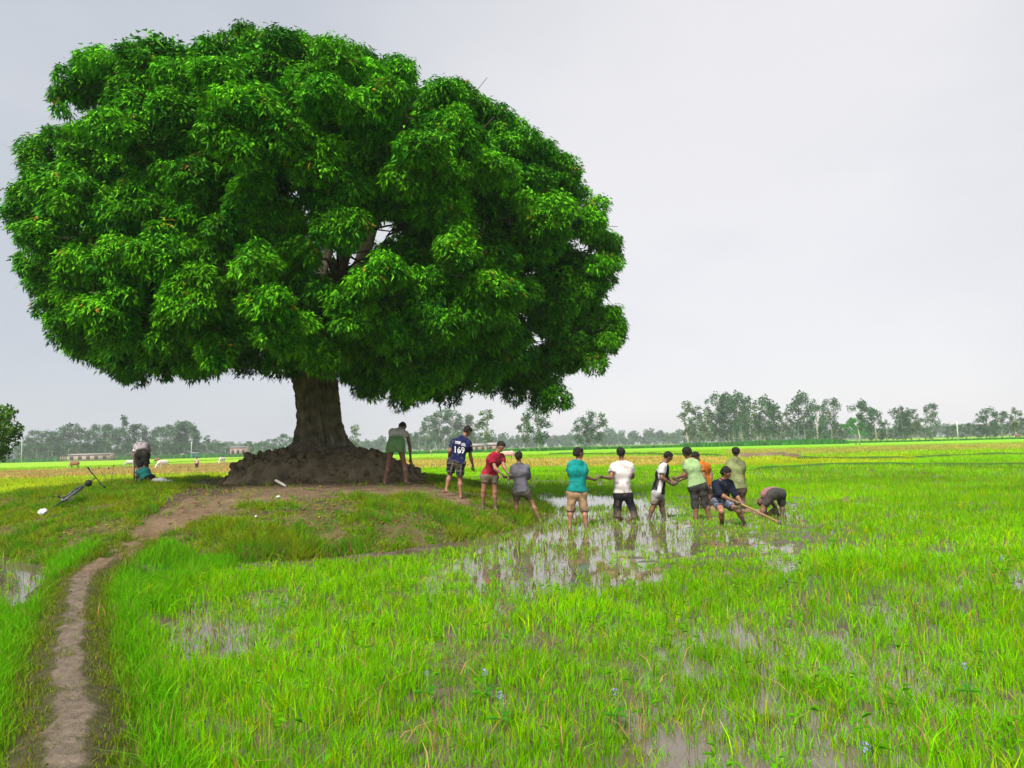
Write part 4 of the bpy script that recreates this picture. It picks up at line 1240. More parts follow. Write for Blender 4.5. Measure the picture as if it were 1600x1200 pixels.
    for q in 'LR':
        sh, el, wr_ = P['sh'+q], P['el'+q], P['wr'+q]
        B.cone(sh, el, 0.052*s, 0.040*s, 0.035)
        mid = el*0.7 + wr_*0.3
        B.cone(el, mid, 0.040*s, 0.041*s, 0.03); B.cone(mid, wr_, 0.041*s, 0.027*s, 0.03)
        fwd = nrm(P['ha'+q] - wr_) if 'ha'+q in P else nrm(wr_ - el)
        sd_ = np.cross(fwd, [0.3, 0.8, 0.5]); sd_ = nrm(sd_)
        hc = wr_ + fwd*0.055*s
        B.cone(wr_, hc + fwd*0.015*s, 0.030*s, 0.036*s, 0.02, np.cross(sd_, fwd), 0.55)
        hands.append((hc, fwd, sd_))
        hi_, kn, an = P['hi'+q], P['kn'+q], P['an'+q]
        B.cone(hi_, kn, 0.086*s, 0.057*s, 0.05)
        cal = kn*0.68 + an*0.32
        back = -fw*0.012*s
        B.cone(kn, cal + back, 0.053*s, 0.055*s, 0.035); B.cone(cal + back, an, 0.054*s, 0.033*s, 0.035)
        to = P['to'+q] if 'to'+q in P else an + fw*0.15*s - np.array([0, 0, 0.045*s])
        heel = an - nrm(to-an)*0.03*s - np.array([0, 0, 0.035*s])
        B.cone(an, heel, 0.034*s, 0.030*s, 0.02)
        B.cone(heel, to, 0.030*s, 0.024*s, 0.02, (0, 0, 1), 0.75)
        B.cone((heel+to)/2 + np.cross(nrm(to-heel), [0, 0, 1])*0.012, to, 0.026*s, 0.022*s, 0.02, (0, 0, 1), 0.7)
    V, Fq = B.surf()
    mb = MB()
    for hc, fwd, sd_ in hands: finger_tubes(hc, fwd, sd_, s, curl, mb)
    FV = np.concatenate(mb.v)
    f4 = np.array([f for f in mb.f if len(f) == 4]) + len(V); f6 = np.array([f for f in mb.f if len(f) == 6]) + len(V)
    V = np.concatenate([V, FV])
    n = fbm3(V + org, 6.0, 2)
    mz = mudz if mudz is not None else 0.22
    mk_ = sstep(mz + 0.14, mz - 0.12, V[:, 2] + 0.20*(n-0.5))
    for hc, _, _ in hands:
        mk_ = np.maximum(mk_, 0.75*sstep(0.22, 0.10, np.linalg.norm(V-hc, axis=1) + 0.08*(n-0.5)))
    col = skin*(1-mk_[:, None]) + MUD*mk_[:, None]
    link('body', mk_mesh('body', V, [Fq, f4, f6], col, True), M['skin'], root)
    for q in (-1, 1):
        bm = bmesh.new(); bmesh.ops.create_icosphere(bm, subdivisions=1, radius=0.0125*s)
        bmesh.ops.translate(bm, verts=bm.verts, vec=Vector(hd + hu*0.012*s + hf*0.077*s + hr*q*0.032*s))
        me = bpy.data.meshes.new('eye'); bm.to_mesh(me); bm.free()
        link('eye', me, M['eye'], root)
    # ---- hair
    H = SDF(hd-0.2, hd+0.2, 0.011)
    H.cone(hd + hu*0.038*s - hf*0.026*s, hd + hu*0.040*s + hf*0.016*s, 0.092*s, 0.082*s, 0.03, wob=0.028)
    H.cone(hd - hu*0.005*s - hf*0.04*s, hd + hu*0.03*s - hf*0.03*s, 0.078*s*min(hair, 1.15), 0.09*s, 0.03, wob=0.028)
    H.clip(hd + hu*(0.045 - 0.03*(hair-1))*s + hf*0.055*s, nrm(hu*0.62 - hf*0.78))
    H.clip(hd - hu*0.055*s*hair, hu)
    hv, hq = H.surf()
    link('hair', mk_mesh('hair', hv, [hq], None, True), M['hair'], root)
    # ---- lower clothes
    def leg_cloth(F, length, r0, r1, e2=0.0):
        for q in 'LR':
            hi_, kn, an = P['hi'+q], P['kn'+q], P['an'+q]
            if length <= 1:
                F.cone(hi_, hi_ + (kn-hi_)*length, r0, r1, 0.04, cut_b=True, wob=0.035)
            else:
                F.cone(hi_, kn, r0, r1, 0.04, wob=0.035)
                F.cone(kn, kn + (an-kn)*(length-1), r1, r1*0.92 + e2, 0.03, cut_b=True, wob=0.035)
    if pants:
        F = SDF(lo, hi, RES)
        F.cone(P['hiL'] - latp*0.02*s, P['hiR'] + latp*0.02*s, 0.118*s, 0.118*s, 0.05)
        F.cone(P['pel'] - latp*0.05*s, P['pel'] + latp*0.05*s + spine*0.06*s, 0.108*s, 0.108*s, 0.05)
        F.clip(P['pel'] + spine*0.11*s, -spine)
        leg_cloth(F, pants['len'], 0.104*s, pants.get('r', 0.088)*s)
        v_, q_ = F.surf()
        link('shorts' if pants['len'] <= 1.1 else 'trousers', mk_mesh('lower_garment', v_, [q_], splash(pants['col'](v_, P, org), v_, org, 1.0), True), M['cloth'], root)
    if lungi:
        F = SDF(lo, hi, RES)
        hem = lungi['hem'] - org[2]
        F.cone(P['pel'] - latp*0.07*s + spine*0.10, P['pel'] + latp*0.07*s + spine*0.10, 0.135*s, 0.135*s, 0.05)
        F.cone(P['pel'] - latp*0.07*s, P['pel'] + latp*0.07*s, 0.135*s, 0.135*s, 0.05)
        for q in np.linspace(0, 1, 5):
            a_ = P['hiL']*(1-q) + P['hiR']*q
            b_ = P['knL']*(1-q) + P['knR']*q + np.array([0, 0, -0.1])
            F.cone(a_, b_, 0.125*s, 0.105*s, 0.06, wob=0.05)
        F.clip(np.array([0, 0, hem]), (0, 0, 1))
        F.clip(P['pel'] + spine*0.14*s, -spine)
        v_, q_ = F.surf()
        link('lungi', mk_mesh('lungi', v_, [q_], lungi['col'](v_, P, org), True), M['cloth'], root)
    # ---- upper clothes
    if shirt:
        F = SDF(lo, hi, RES)
        e = shirt.get('e', 0.022)
        torso(F, e*s, 0.07)
        F.cone(P['pel'] - latp*0.06*s, P['pel'] - latp*0.06*s - spine*0.2*s, 0.098*s+e*s, 0.104*s+e*s, 0.05, wob=0.03)
        F.cone(P['pel'] + latp*0.06*s, P['pel'] + latp*0.06*s - spine*0.2*s, 0.098*s+e*s, 0.104*s+e*s, 0.05, wob=0.03)
        g_ = [F.o[k] + F.r*np.arange(F.n[k]) for k in range(3)]
        GP = np.stack(np.meshgrid(*g_, indexing='ij'), -1)
        F.D = F.D + np.where(np.abs(F.D) < 0.06, 0.036*(fbm3(GP*np.array([1, 1, 0.6]) + org, 9.0, 2)-0.5), 0).astype(np.float32)
        F.clip(P['pel'] - spine*shirt['hem'], spine)
        F.clip(P['neck'] + nrm(P['neck']-ch)*0.005*s, -nrm(P['neck']-ch))
        sv = shirt['sleeve']
        for q in 'LR':
            sh, el, wr_ = P['sh'+q], P['el'+q], P['wr'+q]
            if sv <= 0: continue
            F.cone(sh, sh + (el-sh)*min(sv, 1), 0.070*s, shirt.get('sr', 0.070)*s, 0.035, cut_b=sv <= 1, wob=0.03)
            if sv > 1: F.cone(el, el + (wr_-el)*(sv-1), 0.060*s, 0.048*s, 0.03, cut_b=True, wob=0.03)
        if shirt.get('collar'):
            F.cone(P['neck'] - spine*0.02*s, P['neck'] + nrm(hd-P['neck'])*0.035*s, 0.066*s, 0.064*s, 0.02, cut_b=True)
        v_, q_ = F.surf()
        so_ = link('shirt', mk_mesh('shirt', v_, [q_], splash(shirt['col'](v_, P, org), v_, org, 0.75), True), M['cloth'], root)
        root['_shirt'] = so_.name
        if 'print' in shirt: shirt['print'](root, so_, P, org, v_, q_)
    return root, P, org
def plain(c, c2=None, amt=0.0, sc=5.0, mudc=MUD, thr=0.55):
    c = np.array(c)
    def f(v, P, org):
        n = fbm3(v + org, sc, 3)[:, None]
        k = amt*sstep(thr, thr+0.14, n)
        return c*(1-k) + (np.array(c2) if c2 is not None else mudc)*k
    return f
def muddy(c, z0, z1):                   # splashed with mud below z0
    c = np.array(c)
    def f(v, P, org):
        n = fbm3(v + org, 7.0, 3)
        k = sstep(z0, z1, v[:, 2] + 0.35*(n-0.5))[:, None]
        return c*(1-k) + MUD*1.1*k
    return f
def plaid(bg_, c1, c2, p):
    bg_, c1, c2 = map(np.array, (bg_, c1, c2))
    def f(v, P, org):
        a = np.abs(((v[:, 0]*0.9+v[:, 1]*0.5)/p) % 1 - 0.5); b_ = np.abs((v[:, 2]/p) % 1 - 0.5)
        k1 = (a < 0.11)[:, None]; k2 = (b_ < 0.11)[:, None]
        c = np.where(k1, c1, bg_); c = np.where(k2, c2*0.6 + c*0.4, c)
        return c
    return f
def put_print(root, shirt, P, org, words, colr, name, up=(0, 0, 1)):
    """flat lettering laid onto the curved back of a shirt; words: (text, px, py, height_px, depth, tilt)"""
    me = shirt.data
    V = [v.co.copy() for v in me.vertices]; F = [tuple(p.vertices) for p in me.polygons]
    bvh = BVHTree.FromPolygons(V, F)
    for text, px0, px1, py, hpx, d, tilt in words:
        cu = bpy.data.curves.new(name, 'FONT'); cu.body = text; cu.size = 1.0; cu.offset = 0.02
        cu.align_x = 'CENTER'; cu.align_y = 'CENTER'; cu.resolution_u = 3
        to = bpy.data.objects.new('tmp', cu); COL.objects.link(to)
        bpy.context.view_layer.update()
        tm = bpy.data.meshes.new_from_object(to.evaluated_get(bpy.context.evaluated_depsgraph_get()))
        bpy.data.objects.remove(to); bpy.data.curves.remove(cu)
        bm = bmesh.new(); bm.from_mesh(tm); bpy.data.meshes.remove(tm)
        bmesh.ops.triangulate(bm, faces=bm.faces)
        bmesh.ops.subdivide_edges(bm, edges=bm.edges, cuts=2, use_grid_fill=True)
        xs = [v.co.x for v in bm.verts]; ys = [v.co.y for v in bm.verts]
        x0, x1, y0, y1 = min(xs), max(xs), min(ys), max(ys)
        for v in bm.verts:
            u = (v.co.x-x0)/(x1-x0); w = (v.co.y-y0)/(y1-y0)
            px = px0 + (px1-px0)*u; py_ = py + hpx*(0.5-w) + tilt*(u-0.5)
            dd = ray(np.float64(px), np.float64(py_)); dd /= np.linalg.norm(dd)
            o_ = CC + dd*(d*0.8) - org
            hit = bvh.ray_cast(Vector(o_), Vector(dd))
            if hit[0] is not None: v.co = hit[0] - Vector(dd)*0.007
            else: v.co = Vector(at(np.float64(px), np.float64(py_), d) - org)
        m2 = bpy.data.meshes.new(name); bm.to_mesh(m2); bm.free()
        link(name, m2, colr, shirt)
M['print_white'] = paint('print_white', (0.72, 0.72, 0.74), 0.7, 0.08)
M['print_dark'] = paint('print_dark', (0.02, 0.10, 0.10), 0.8, 0.1)

# 1 man in lungi bending over the clods
person('man in white vest and green lungi bending over the clod heap', 19.0, dict(
    head=(629,667,0.62), neck=(625.5,671.5,0.46), ch=(621,677.5,0.30), pel=(618.5,692,0.0), shL=(611.5,675.5,0.42), shR=(636,677,0.40), elL=(608,694,0.62), wrL=(611,711,0.72), elR=(640.4,697,0.46), wrR=(641.5,716,0.42), haR=(642,723,0.42),
    hiL=(612,698,0.0), hiR=(625.5,698,0.0), knL=(606.5,727,0.02), anL=(601,754.5,-0.05), knR=(632,727,0.05), anR=(634.7,752.5,0.0), toL=(600,758.5,0.06), toR=(641.5,756,0.03)),
    face=(0.35, 0.75, -0.6), front=(0.1, 1, 0), skin=SKIN*0.62, lungi=dict(hem=1.62, col=plain((0.14, 0.27, 0.10), (0.10, 0.20, 0.08), 0.5)), shirt=dict(hem=-0.10, sleeve=0, col=plain((0.50, 0.47, 0.42), (0.40, 0.36, 0.30), 0.4)), mudz=0.05, stand=True)
# 2 numbered jersey
def jersey_print(root, so_, P, org, v_, q_):
    put_print(root, so_, P, org, [('169', 710.5, 726, 703.0, 10.5, 18.7, 1.8)], M['print_white'], 'number')
    put_print(root, so_, P, org, [('OVERP', 711.2, 719.8, 691.6, 4.6, 18.7, 0.9), ('LABEL', 720.8, 727.6, 694.6, 4.6, 18.7, 1.1)], M['print_white'], 'lettering')
    put_print(root, so_, P, org, [('o', 735, 737, 696.5, 2.4, 18.7, 0.3)], M['print_white'], 'badge')
person('man in navy football jersey numbered 169 and checked shorts stepping down the mound', 18.7, dict(
    head=(730.5,674.2,0.08), neck=(724.5,683,0.04), pel=(713,720,0), shL=(708.8,689,0.0), shR=(733.0,692,0.05), elL=(703,704.5,-0.02), wrL=(701.5,716,0.12), elR=(735,712,0.12), wrR=(739,728,0.22), haR=(739.5,736,0.24),
    hiL=(706.5,723.5,0.02), hiR=(719.5,724,-0.02), knL=(703.0,742,0.10), anL=(697,766,-0.02), knR=(719.0,748,0.04), anR=(720,776.5,-0.04), toL=(691,769.5,0.06), toR=(722.5,780.5,0.03)),
    face=(0.75, 0.55, -0.28), front=(0.5, 0.8, 0), skin=SKIN*0.85, shirt=dict(hem=0.05, sleeve=0.62, sr=0.080, collar=1, col=plain((0.012, 0.018, 0.085), (0.016, 0.024, 0.07), 0.5), print=jersey_print),
    pants=dict(len=0.78, r=0.105, col=plaid((0.018, 0.022, 0.028), (0.30, 0.27, 0.22), (0.22, 0.22, 0.22), 0.085)), mudz=0.02, stand=True)
# 3 red t-shirt
person('man in red t-shirt and khaki shorts leaning to pass mud at the mound edge', 18.5, dict(
    head=(782.5,698,-0.12), neck=(777,707,-0.08), pel=(764.5,739.5,0), shL=(767.5,711.5,-0.16), shR=(784,711.5,0.06), elL=(774,732,-0.28), wrL=(785,741,-0.32), haL=(792,747.5,-0.32), elR=(787,728.5,-0.08), wrR=(794.5,740,-0.18), haR=(800,745,-0.2),
    hiL=(758.5,744,-0.05), hiR=(771,745,0.05), knL=(755.5,767,-0.02), anL=(754.6,790,0.02), knR=(773,769,0.05), anR=(774,792,0.05), toL=(753.8,795,-0.12), toR=(776,797.5,-0.06)),
    face=(0.55, -0.75, -0.42), front=(0.5, -0.8, 0), skin=SKIN*0.95, shirt=dict(hem=0.05, sleeve=0.58, sr=0.08, col=plain((0.34, 0.012, 0.035), (0.24, 0.012, 0.03), 0.5)),
    pants=dict(len=0.40, r=0.105, col=plain((0.20, 0.16, 0.11), (0.06, 0.055, 0.05), 0.6)), mudz=0.18, stand=True)
# 4 boy in grey shirt
person('boy in stained grey shirt seen from behind with one leg stretched into the water', 18.1, dict(
    head=(809.8,713.5,0.0), neck=(811,723.5,0.0), pel=(814.5,765,0), shL=(801.3,729,0.02), shR=(823.5,728.5,0.0), elL=(799.5,744,0.10), wrL=(797.5,746,0.30), elR=(826,744.5,0.12), wrR=(818,747,0.34),
    hiL=(808,769,0), hiR=(820.5,769,0), knL=(806.5,787,0.06), anL=(807,809,0.0), knR=(831,785,0.05), anR=(844.5,815.5,-0.06), toR=(855,819,-0.02), toL=(806,812.5,0.12)),
    face=(-0.35, 0.85, -0.1), front=(-0.2, 1, 0), s=0.96, skin=SKIN*0.72, shirt=dict(hem=0.06, sleeve=1.3, col=plain((0.135, 0.13, 0.155), (0.05, 0.05, 0.065), 0.75, 6.0, thr=0.53)),
    pants=dict(len=0.62, r=0.085, col=plain((0.12, 0.10, 0.075), (0.03, 0.05, 0.045), 0.7)), mudz=0.25, stand=True)
# 5 teal t-shirt
def teal_print(root, so_, P, org, v_, q_):
    put_print(root, so_, P, org, [('_____', 888.5, 903, 752.4, 0.8, 16.0, -0.8), ('(', 889.5, 891.2, 727.5, 6, 16.0, 0), ('^', 892, 901, 724.6, 1.0, 16.0, 0.5)], M['print_dark'], 'print')
person('man in turquoise t-shirt and rolled tan trousers standing in the open water', 16.0, dict(
    head=(904.8,708.2,0), neck=(904.0,718.5,0), pel=(901,767,0), shL=(891.3,724.5,0.0), shR=(911.5,725,0.06), elL=(889.5,742,0.14), wrL=(903,746,0.36), haL=(918,743,0.42), elR=(911.0,744,0.12), wrR=(926.5,749,0.30), haR=(935,749.5,0.38),
    hiL=(894.5,771,0), hiR=(908,771,0), knL=(892.0,795,0.02), anL=(890.5,823.5,-0.02), knR=(913.3,796,0.03), anR=(916.5,826,-0.03)),
    face=(0.9, 0.25, -0.12), front=(0.4, 0.9, 0), hair=1.25, skin=SKIN*1.02, shirt=dict(hem=0.015, e=0.03, sleeve=0.62, sr=0.088, col=plain((0.006, 0.235, 0.215), (0.006, 0.18, 0.17), 0.5), print=teal_print),
    pants=dict(len=1.12, r=0.088, col=muddy((0.42, 0.275, 0.155), 0.55, 0.35)), mudz=0.10)
# 6 white t-shirt
person('man in plain white t-shirt and muddy dark trousers with back to the camera', 17.0, dict(
    head=(971,708,0), neck=(971,720,0), pel=(973.2,771,0), shL=(958.3,726.5,0.0), shR=(985,726,0.0), elL=(954.5,746.5,-0.20), wrL=(942,746,-0.42), haL=(934.5,746,-0.52), elR=(989,744.4,0.10), wrR=(984,748,0.33),
    hiL=(967.3,774,0), hiR=(980,774,0), knL=(964.3,793,0.05), anL=(964.0,813,0.0), knR=(988,794,0.05), anR=(992.6,815,0.0)),
    face=(0.6, 0.75, -0.05), front=(0.2, 1, 0), skin=SKIN*0.8, shirt=dict(hem=-0.01, e=0.028, sleeve=0.6, sr=0.086, col=plain((0.66, 0.61, 0.60), (0.40, 0.34, 0.29), 0.35, 7.0, thr=0.6)),
    pants=dict(len=1.8, r=0.082, col=muddy((0.022, 0.022, 0.026), 0.42, 0.12)), mudz=0.10)
# 7 black shirt with white panels
def panel_col(v, P, org):
    sp = nrm(P['neck']-P['pel'])
    f = np.array([0.55, -0.2, 0.0])                     # faces right
    a = (v - P['shL']) @ np.array([1.0, 0, 0])
    t_ = (v - P['pel']) @ sp / np.linalg.norm(P['neck']-P['pel'])
    side = (v[:, 1] < (P['pel'][1] + P['neck'][1])/2 - 0.05)
    mid = P['pel'][0]*(1-t_) + P['neck'][0]*t_
    w = v[:, 0] - mid
    arm = (np.linalg.norm(v - P['shL'], axis=1) < 0.13) | (np.abs((v-P['shL']) @ nrm(P['elL']-P['shL']) - 0.12) < 0.12) & (np.linalg.norm(np.cross(v-P['shL'], nrm(P['elL']-P['shL'])), axis=1) < 0.085)
    strip = side & (w > -0.05) & (w < 0.045)
    return np.where((strip | (arm & side))[:, None], np.array([0.62, 0.60, 0.60]), np.array([0.012, 0.012, 0.016]))
person('young man in black shirt with white side panels and grey shorts receiving mud', 17.3, dict(
    head=(1044,714,0), neck=(1038,723.5,0), pel=(1028,766.5,0), shL=(1033.8,728.5,-0.17), shR=(1040,728,0.16), elL=(1034,746.5,-0.22), wrL=(1046.5,754.5,-0.16), haL=(1052,756.5,-0.12), elR=(1041,745,0.2), wrR=(1049,752,0.06), haR=(1055,753,0.0),
    hiL=(1026,770.5,-0.08), hiR=(1030,770.5,0.08), knL=(1021.6,790,-0.08), anL=(1014,811.5,-0.08), knR=(1034,791,0.08), anR=(1039,810.5,0.08), toL=(1021,815,-0.06), toR=(1046,814,0.08)),
    face=(0.95, -0.1, -0.3), front=(1, 0, 0), skin=SKIN*0.62, shirt=dict(hem=0.06, sleeve=0.62, sr=0.075, col=panel_col),
    pants=dict(len=0.92, r=0.088, col=muddy((0.42, 0.40, 0.40), 0.62, 0.42)), mudz=0.30)
# 8 mint t-shirt
person('man in mint green t-shirt and rolled charcoal trousers handing mud over', 16.8, dict(
    head=(1073.2,707.5,0.02), neck=(1076.5,716.5,0.02), pel=(1089.5,756,0), shL=(1071.5,722.5,0.02), shR=(1087.5,721,0.02), elL=(1069.5,742,0.02), wrL=(1058,747,0.16), haL=(1052,748,0.22), elR=(1078,742,0.30), wrR=(1064,750,0.36), haR=(1058,752,0.34),
    hiL=(1083.5,761,0), hiR=(1096,760,0), knL=(1086,786,0.03), anL=(1087.5,815.5,0.0), knR=(1101.5,785,0.04), anR=(1109.5,812,0.02)),
    face=(-0.7, 0.6, -0.3), front=(-0.6, 0.7, 0), skin=SKIN*0.78, shirt=dict(hem=0.02, e=0.02, sleeve=0.5, col=plain((0.30, 0.44, 0.20), (0.26, 0.38, 0.18), 0.5)),
    pants=dict(len=1.32, r=0.080, col=plain((0.045, 0.045, 0.042), (0.09, 0.08, 0.065), 0.6)), mudz=0.12)
# 9 orange polo
person('man in orange polo shirt stooping behind the man in mint green', 19.0, dict(
    head=(1087,714,-0.10), neck=(1093,721.5,-0.05), pel=(1103,757.5,0), shL=(1094.5,728,-0.16), shR=(1105.5,727,0.08), elL=(1099.5,742,-0.22), wrL=(1104,756,-0.26), elR=(1111,741,0.04), wrR=(1110.5,758,-0.06),
    hiL=(1099.5,761,-0.04), hiR=(1107,761,0.04), knL=(1095,779,-0.06), anL=(1097,797,0.02), knR=(1108.8,778,0.0), anR=(1110.5,796,0.08)),
    face=(-0.7, -0.4, -0.5), front=(-0.7, -0.6, 0), skin=SKIN*0.66, shirt=dict(hem=0.03, sleeve=0.55, sr=0.078, collar=1, col=plain((0.52, 0.145, 0.012), (0.42, 0.12, 0.012), 0.5)),
    pants=dict(len=0.6, r=0.10, col=plain((0.06, 0.055, 0.045), MUD, 0.5)), mudz=0.3)
# 10 navy shirt with hoe
pr, PP, PO = person('man in dark navy shirt and patterned shorts crouching to pull a long handled hoe', 15.7, dict(
    head=(1134.5,739,-0.14), neck=(1129.0,749.5,-0.08), pel=(1126,781,0.08), shL=(1117.5,753.5,-0.14), shR=(1141.0,753.5,0.02), elL=(1123,771.5,-0.30), wrL=(1147,783.5,-0.34), haL=(1155,789,-0.33), elR=(1150,773,-0.12), wrR=(1158.5,786,-0.22), haR=(1162.5,791.5,-0.24),
    hiL=(1121.5,783.5,0.02), hiR=(1132,783.5,0.10), knL=(1127.5,799,-0.34), anL=(1129,823.5,-0.10), knR=(1154,798,-0.20), anR=(1164.5,819,-0.05), toL=(1131,830,-0.24), toR=(1172,826,-0.14)),
    face=(0.78, -0.5, -0.35), front=(0.5, -0.8, 0), skin=SKIN*1.05, hair=1.1, shirt=dict(hem=0.04, sleeve=1.18, sr=0.066, collar=1, col=plain((0.010, 0.014, 0.030), (0.016, 0.02, 0.04), 0.5)),
    pants=dict(len=0.62, r=0.095, col=plaid((0.10, 0.12, 0.18), (0.38, 0.36, 0.38), (0.03, 0.04, 0.07), 0.05)), mudz=0.22)
# 11 olive polo
person('man in faded olive polo shirt standing behind the hoe man', 18.8, dict(
    head=(1150,706.5,0), neck=(1149,715,0), pel=(1152.5,761,0), shL=(1138.5,721,0.02), shR=(1159.5,722,-0.02), elL=(1135.5,741,0.04), wrL=(1138,758,0.10), elR=(1161.5,742,-0.02), wrR=(1164,759,0.0), haR=(1165,767,0.02),
    hiL=(1148,765,0), hiR=(1158.5,765,0), knL=(1149,784,0.06), anL=(1147,803,0.0), knR=(1160.5,783,0.06), anR=(1162,803,0.0)),
    face=(0.45, 0.85, -0.1), front=(0.2, 1, 0), skin=SKIN*0.72, shirt=dict(hem=0.04, e=0.03, sleeve=0.62, sr=0.082, collar=1, col=plain((0.235, 0.275, 0.115), (0.15, 0.16, 0.07), 0.7, 3.2, thr=0.5)),
    pants=dict(len=0.5, r=0.095, col=plain((0.12, 0.085, 0.065), MUD, 0.5)), mudz=0.35)
# 12 bent double
person('person in pink top bent double with hands in the mud at the right end', 17.0, dict(
    head=(1191,783,0.50), neck=(1194.5,777,0.40), ch=(1200,771.5,0.25), pel=(1213,769,0.0), shL=(1194,779,0.26), shR=(1200,774,0.46), elL=(1195,793,0.30), wrL=(1197,806,0.30), elR=(1211,792,0.42), wrR=(1217,806,0.36),
    hiL=(1207,773,-0.06), hiR=(1219,771.5,0.04), knL=(1193.5,791,-0.02), anL=(1187,812,-0.02), knR=(1222,789,0.12), anR=(1221.5,809,0.08)),
    face=(-0.5, 0.3, -0.85), front=(-0.7, 0.6, 0), skin=SKIN*0.7, shirt=dict(hem=-0.06, e=0.02, sleeve=0.5, col=plain((0.38, 0.17, 0.20), (0.28, 0.14, 0.15), 0.5)),
    pants=dict(len=0.92, r=0.092, col=plain((0.055, 0.052, 0.048), (0.11, 0.095, 0.075), 0.5)), mudz=0.25)
# 13, 14 the two on the left shoulder of the mound
person('man in white t-shirt and dark shorts stooping away with a stick on the mound', 23.0, dict(
    head=(222,703,0.75), neck=(221.5,697,0.58), ch=(221.5,697.5,0.36), pel=(222,708,0.0), shL=(212.5,698.5,0.52), shR=(230.5,698.5,0.52), elL=(209,711,0.44), wrL=(210,723,0.40), elR=(233,711,0.52), wrR=(231,722,0.62),
    hiL=(217.5,711,0), hiR=(227,711,0), knL=(216,730,0.10), anL=(216,750,0.0), knR=(229,730,0.10), anR=(229.5,749,0.0)),
    face=(0, 0.75, -0.65), front=(0, 1, 0), skin=SKIN*0.6, shirt=dict(hem=-0.08, e=0.03, sleeve=0.6, sr=0.085, col=plain((0.62, 0.55, 0.58), (0.5, 0.45, 0.46), 0.4)),
    pants=dict(len=0.75, r=0.11, col=plain((0.035, 0.035, 0.030), (0.06, 0.055, 0.045), 0.5)), stand=True, group='people on the left shoulder of the mound')
person('person in teal shirt sitting on the mound with back to the camera', 22.2, dict(
    head=(220.5,727,0.0), neck=(221.5,732,-0.02), pel=(229,746.5,-0.05), shL=(215.5,736,0.0), shR=(230,734.5,0.0), elL=(213.5,743,-0.04), wrL=(213,749,-0.02), elR=(231,742,-0.08), wrR=(230.5,749,-0.08),
    hiL=(226,747.5,0.0), hiR=(233.5,747,0.0), knL=(224,741,0.38), anL=(226,749,0.62), knR=(240,744,0.36), anR=(236,749,0.62)),
    face=(-0.1, 0.9, -0.3), front=(0, 1, 0), s=0.9, skin=SKIN*0.7, shirt=dict(hem=0.0, sleeve=0.6, sr=0.075, col=plain((0.02, 0.18, 0.17), (0.015, 0.12, 0.12), 0.4)),
    pants=dict(len=0.7, r=0.09, col=plain((0.02, 0.025, 0.03))), group='people on the left shoulder of the mound')
RES = 0.03
person('far person in pink top and dark trousers standing in the stubble field', 89.0, dict(
    head=(307.3,716.2), neck=(307.3,718), pel=(307.5,723.8), shL=(305.2,718.8), shR=(309.5,718.8), elL=(304.3,722), wrL=(304.8,724.6), elR=(310.3,722), wrR=(310,724.6),
    hiL=(306.4,724.3), hiR=(308.6,724.3), knL=(306.3,728), anL=(306.2,731.8), knR=(308.7,728), anR=(308.8,731.8)),
    face=(0.2, -0.95, 0), s=0.95, skin=SKIN*0.7, shirt=dict(hem=0.02, sleeve=0.6, col=plain((0.55, 0.33, 0.36))), pants=dict(len=1.85, r=0.075, col=plain((0.03, 0.03, 0.035))), group='distant figure')

# ================================================================== CATTLE
def cow_meshes(seed):
    S_ = SDF((-0.95, -0.45, -0.05), (1.35, 0.45, 1.35), 0.034)
    S_.cone((-0.55, 0, 0.86), (0.42, 0, 0.84), 0.25, 0.25, 0.08, (0, 1, 0), 0.85)
    S_.cone((-0.3, 0, 0.76), (0.2, 0, 0.74), 0.24, 0.24, 0.08)
    S_.cone((-0.62, 0, 0.92), (-0.5, 0, 0.8), 0.17, 0.2, 0.06)
    S_.cone((0.33, 0, 1.06), (0.42, 0, 1.02), 0.10, 0.10, 0.08)          # hump
    S_.cone((0.45, 0, 0.88), (0.86, 0, 0.52), 0.19, 0.12, 0.08, (0, 1, 0), 0.7)
    S_.cone((0.60, 0, 0.66), (0.50, 0, 0.60), 0.07, 0.10, 0.08)          # dewlap
    S_.cone((0.88, 0, 0.50), (1.08, 0, 0.16), 0.10, 0.062, 0.05)
    for x, y, back in ((-0.58, 0.13, 1), (-0.52, -0.14, 1), (0.36, 0.13, 0), (0.44, -0.12, 0)):
        if back:
            S_.cone((x+.04, y, 0.78), (x+0.06, y, 0.55), 0.13, 0.085, 0.05)
            S_.cone((x+0.06, y, 0.55), (x-0.06, y, 0.34), 0.075, 0.045, 0.03)
            S_.cone((x-0.06, y, 0.34), (x-0.02, y, 0.03), 0.042, 0.038, 0.03)
        else:
            S_.cone((x, y, 0.72), (x, y, 0.36), 0.095, 0.050, 0.05)
            S_.cone((x, y, 0.36), (x, y, 0.03), 0.045, 0.038, 0.03)
    V, F = S_.surf()
    return V, F
CV, CFq = cow_meshes(0)
M['hide'] = mat_noise('hide', (0.85, 0.85, 0.85), (1.12, 1.12, 1.12), 4.0, 0.7, attr=True, spec=0.2)
M['horn'] = paint('horn', (0.12, 0.10, 0.08), 0.5)
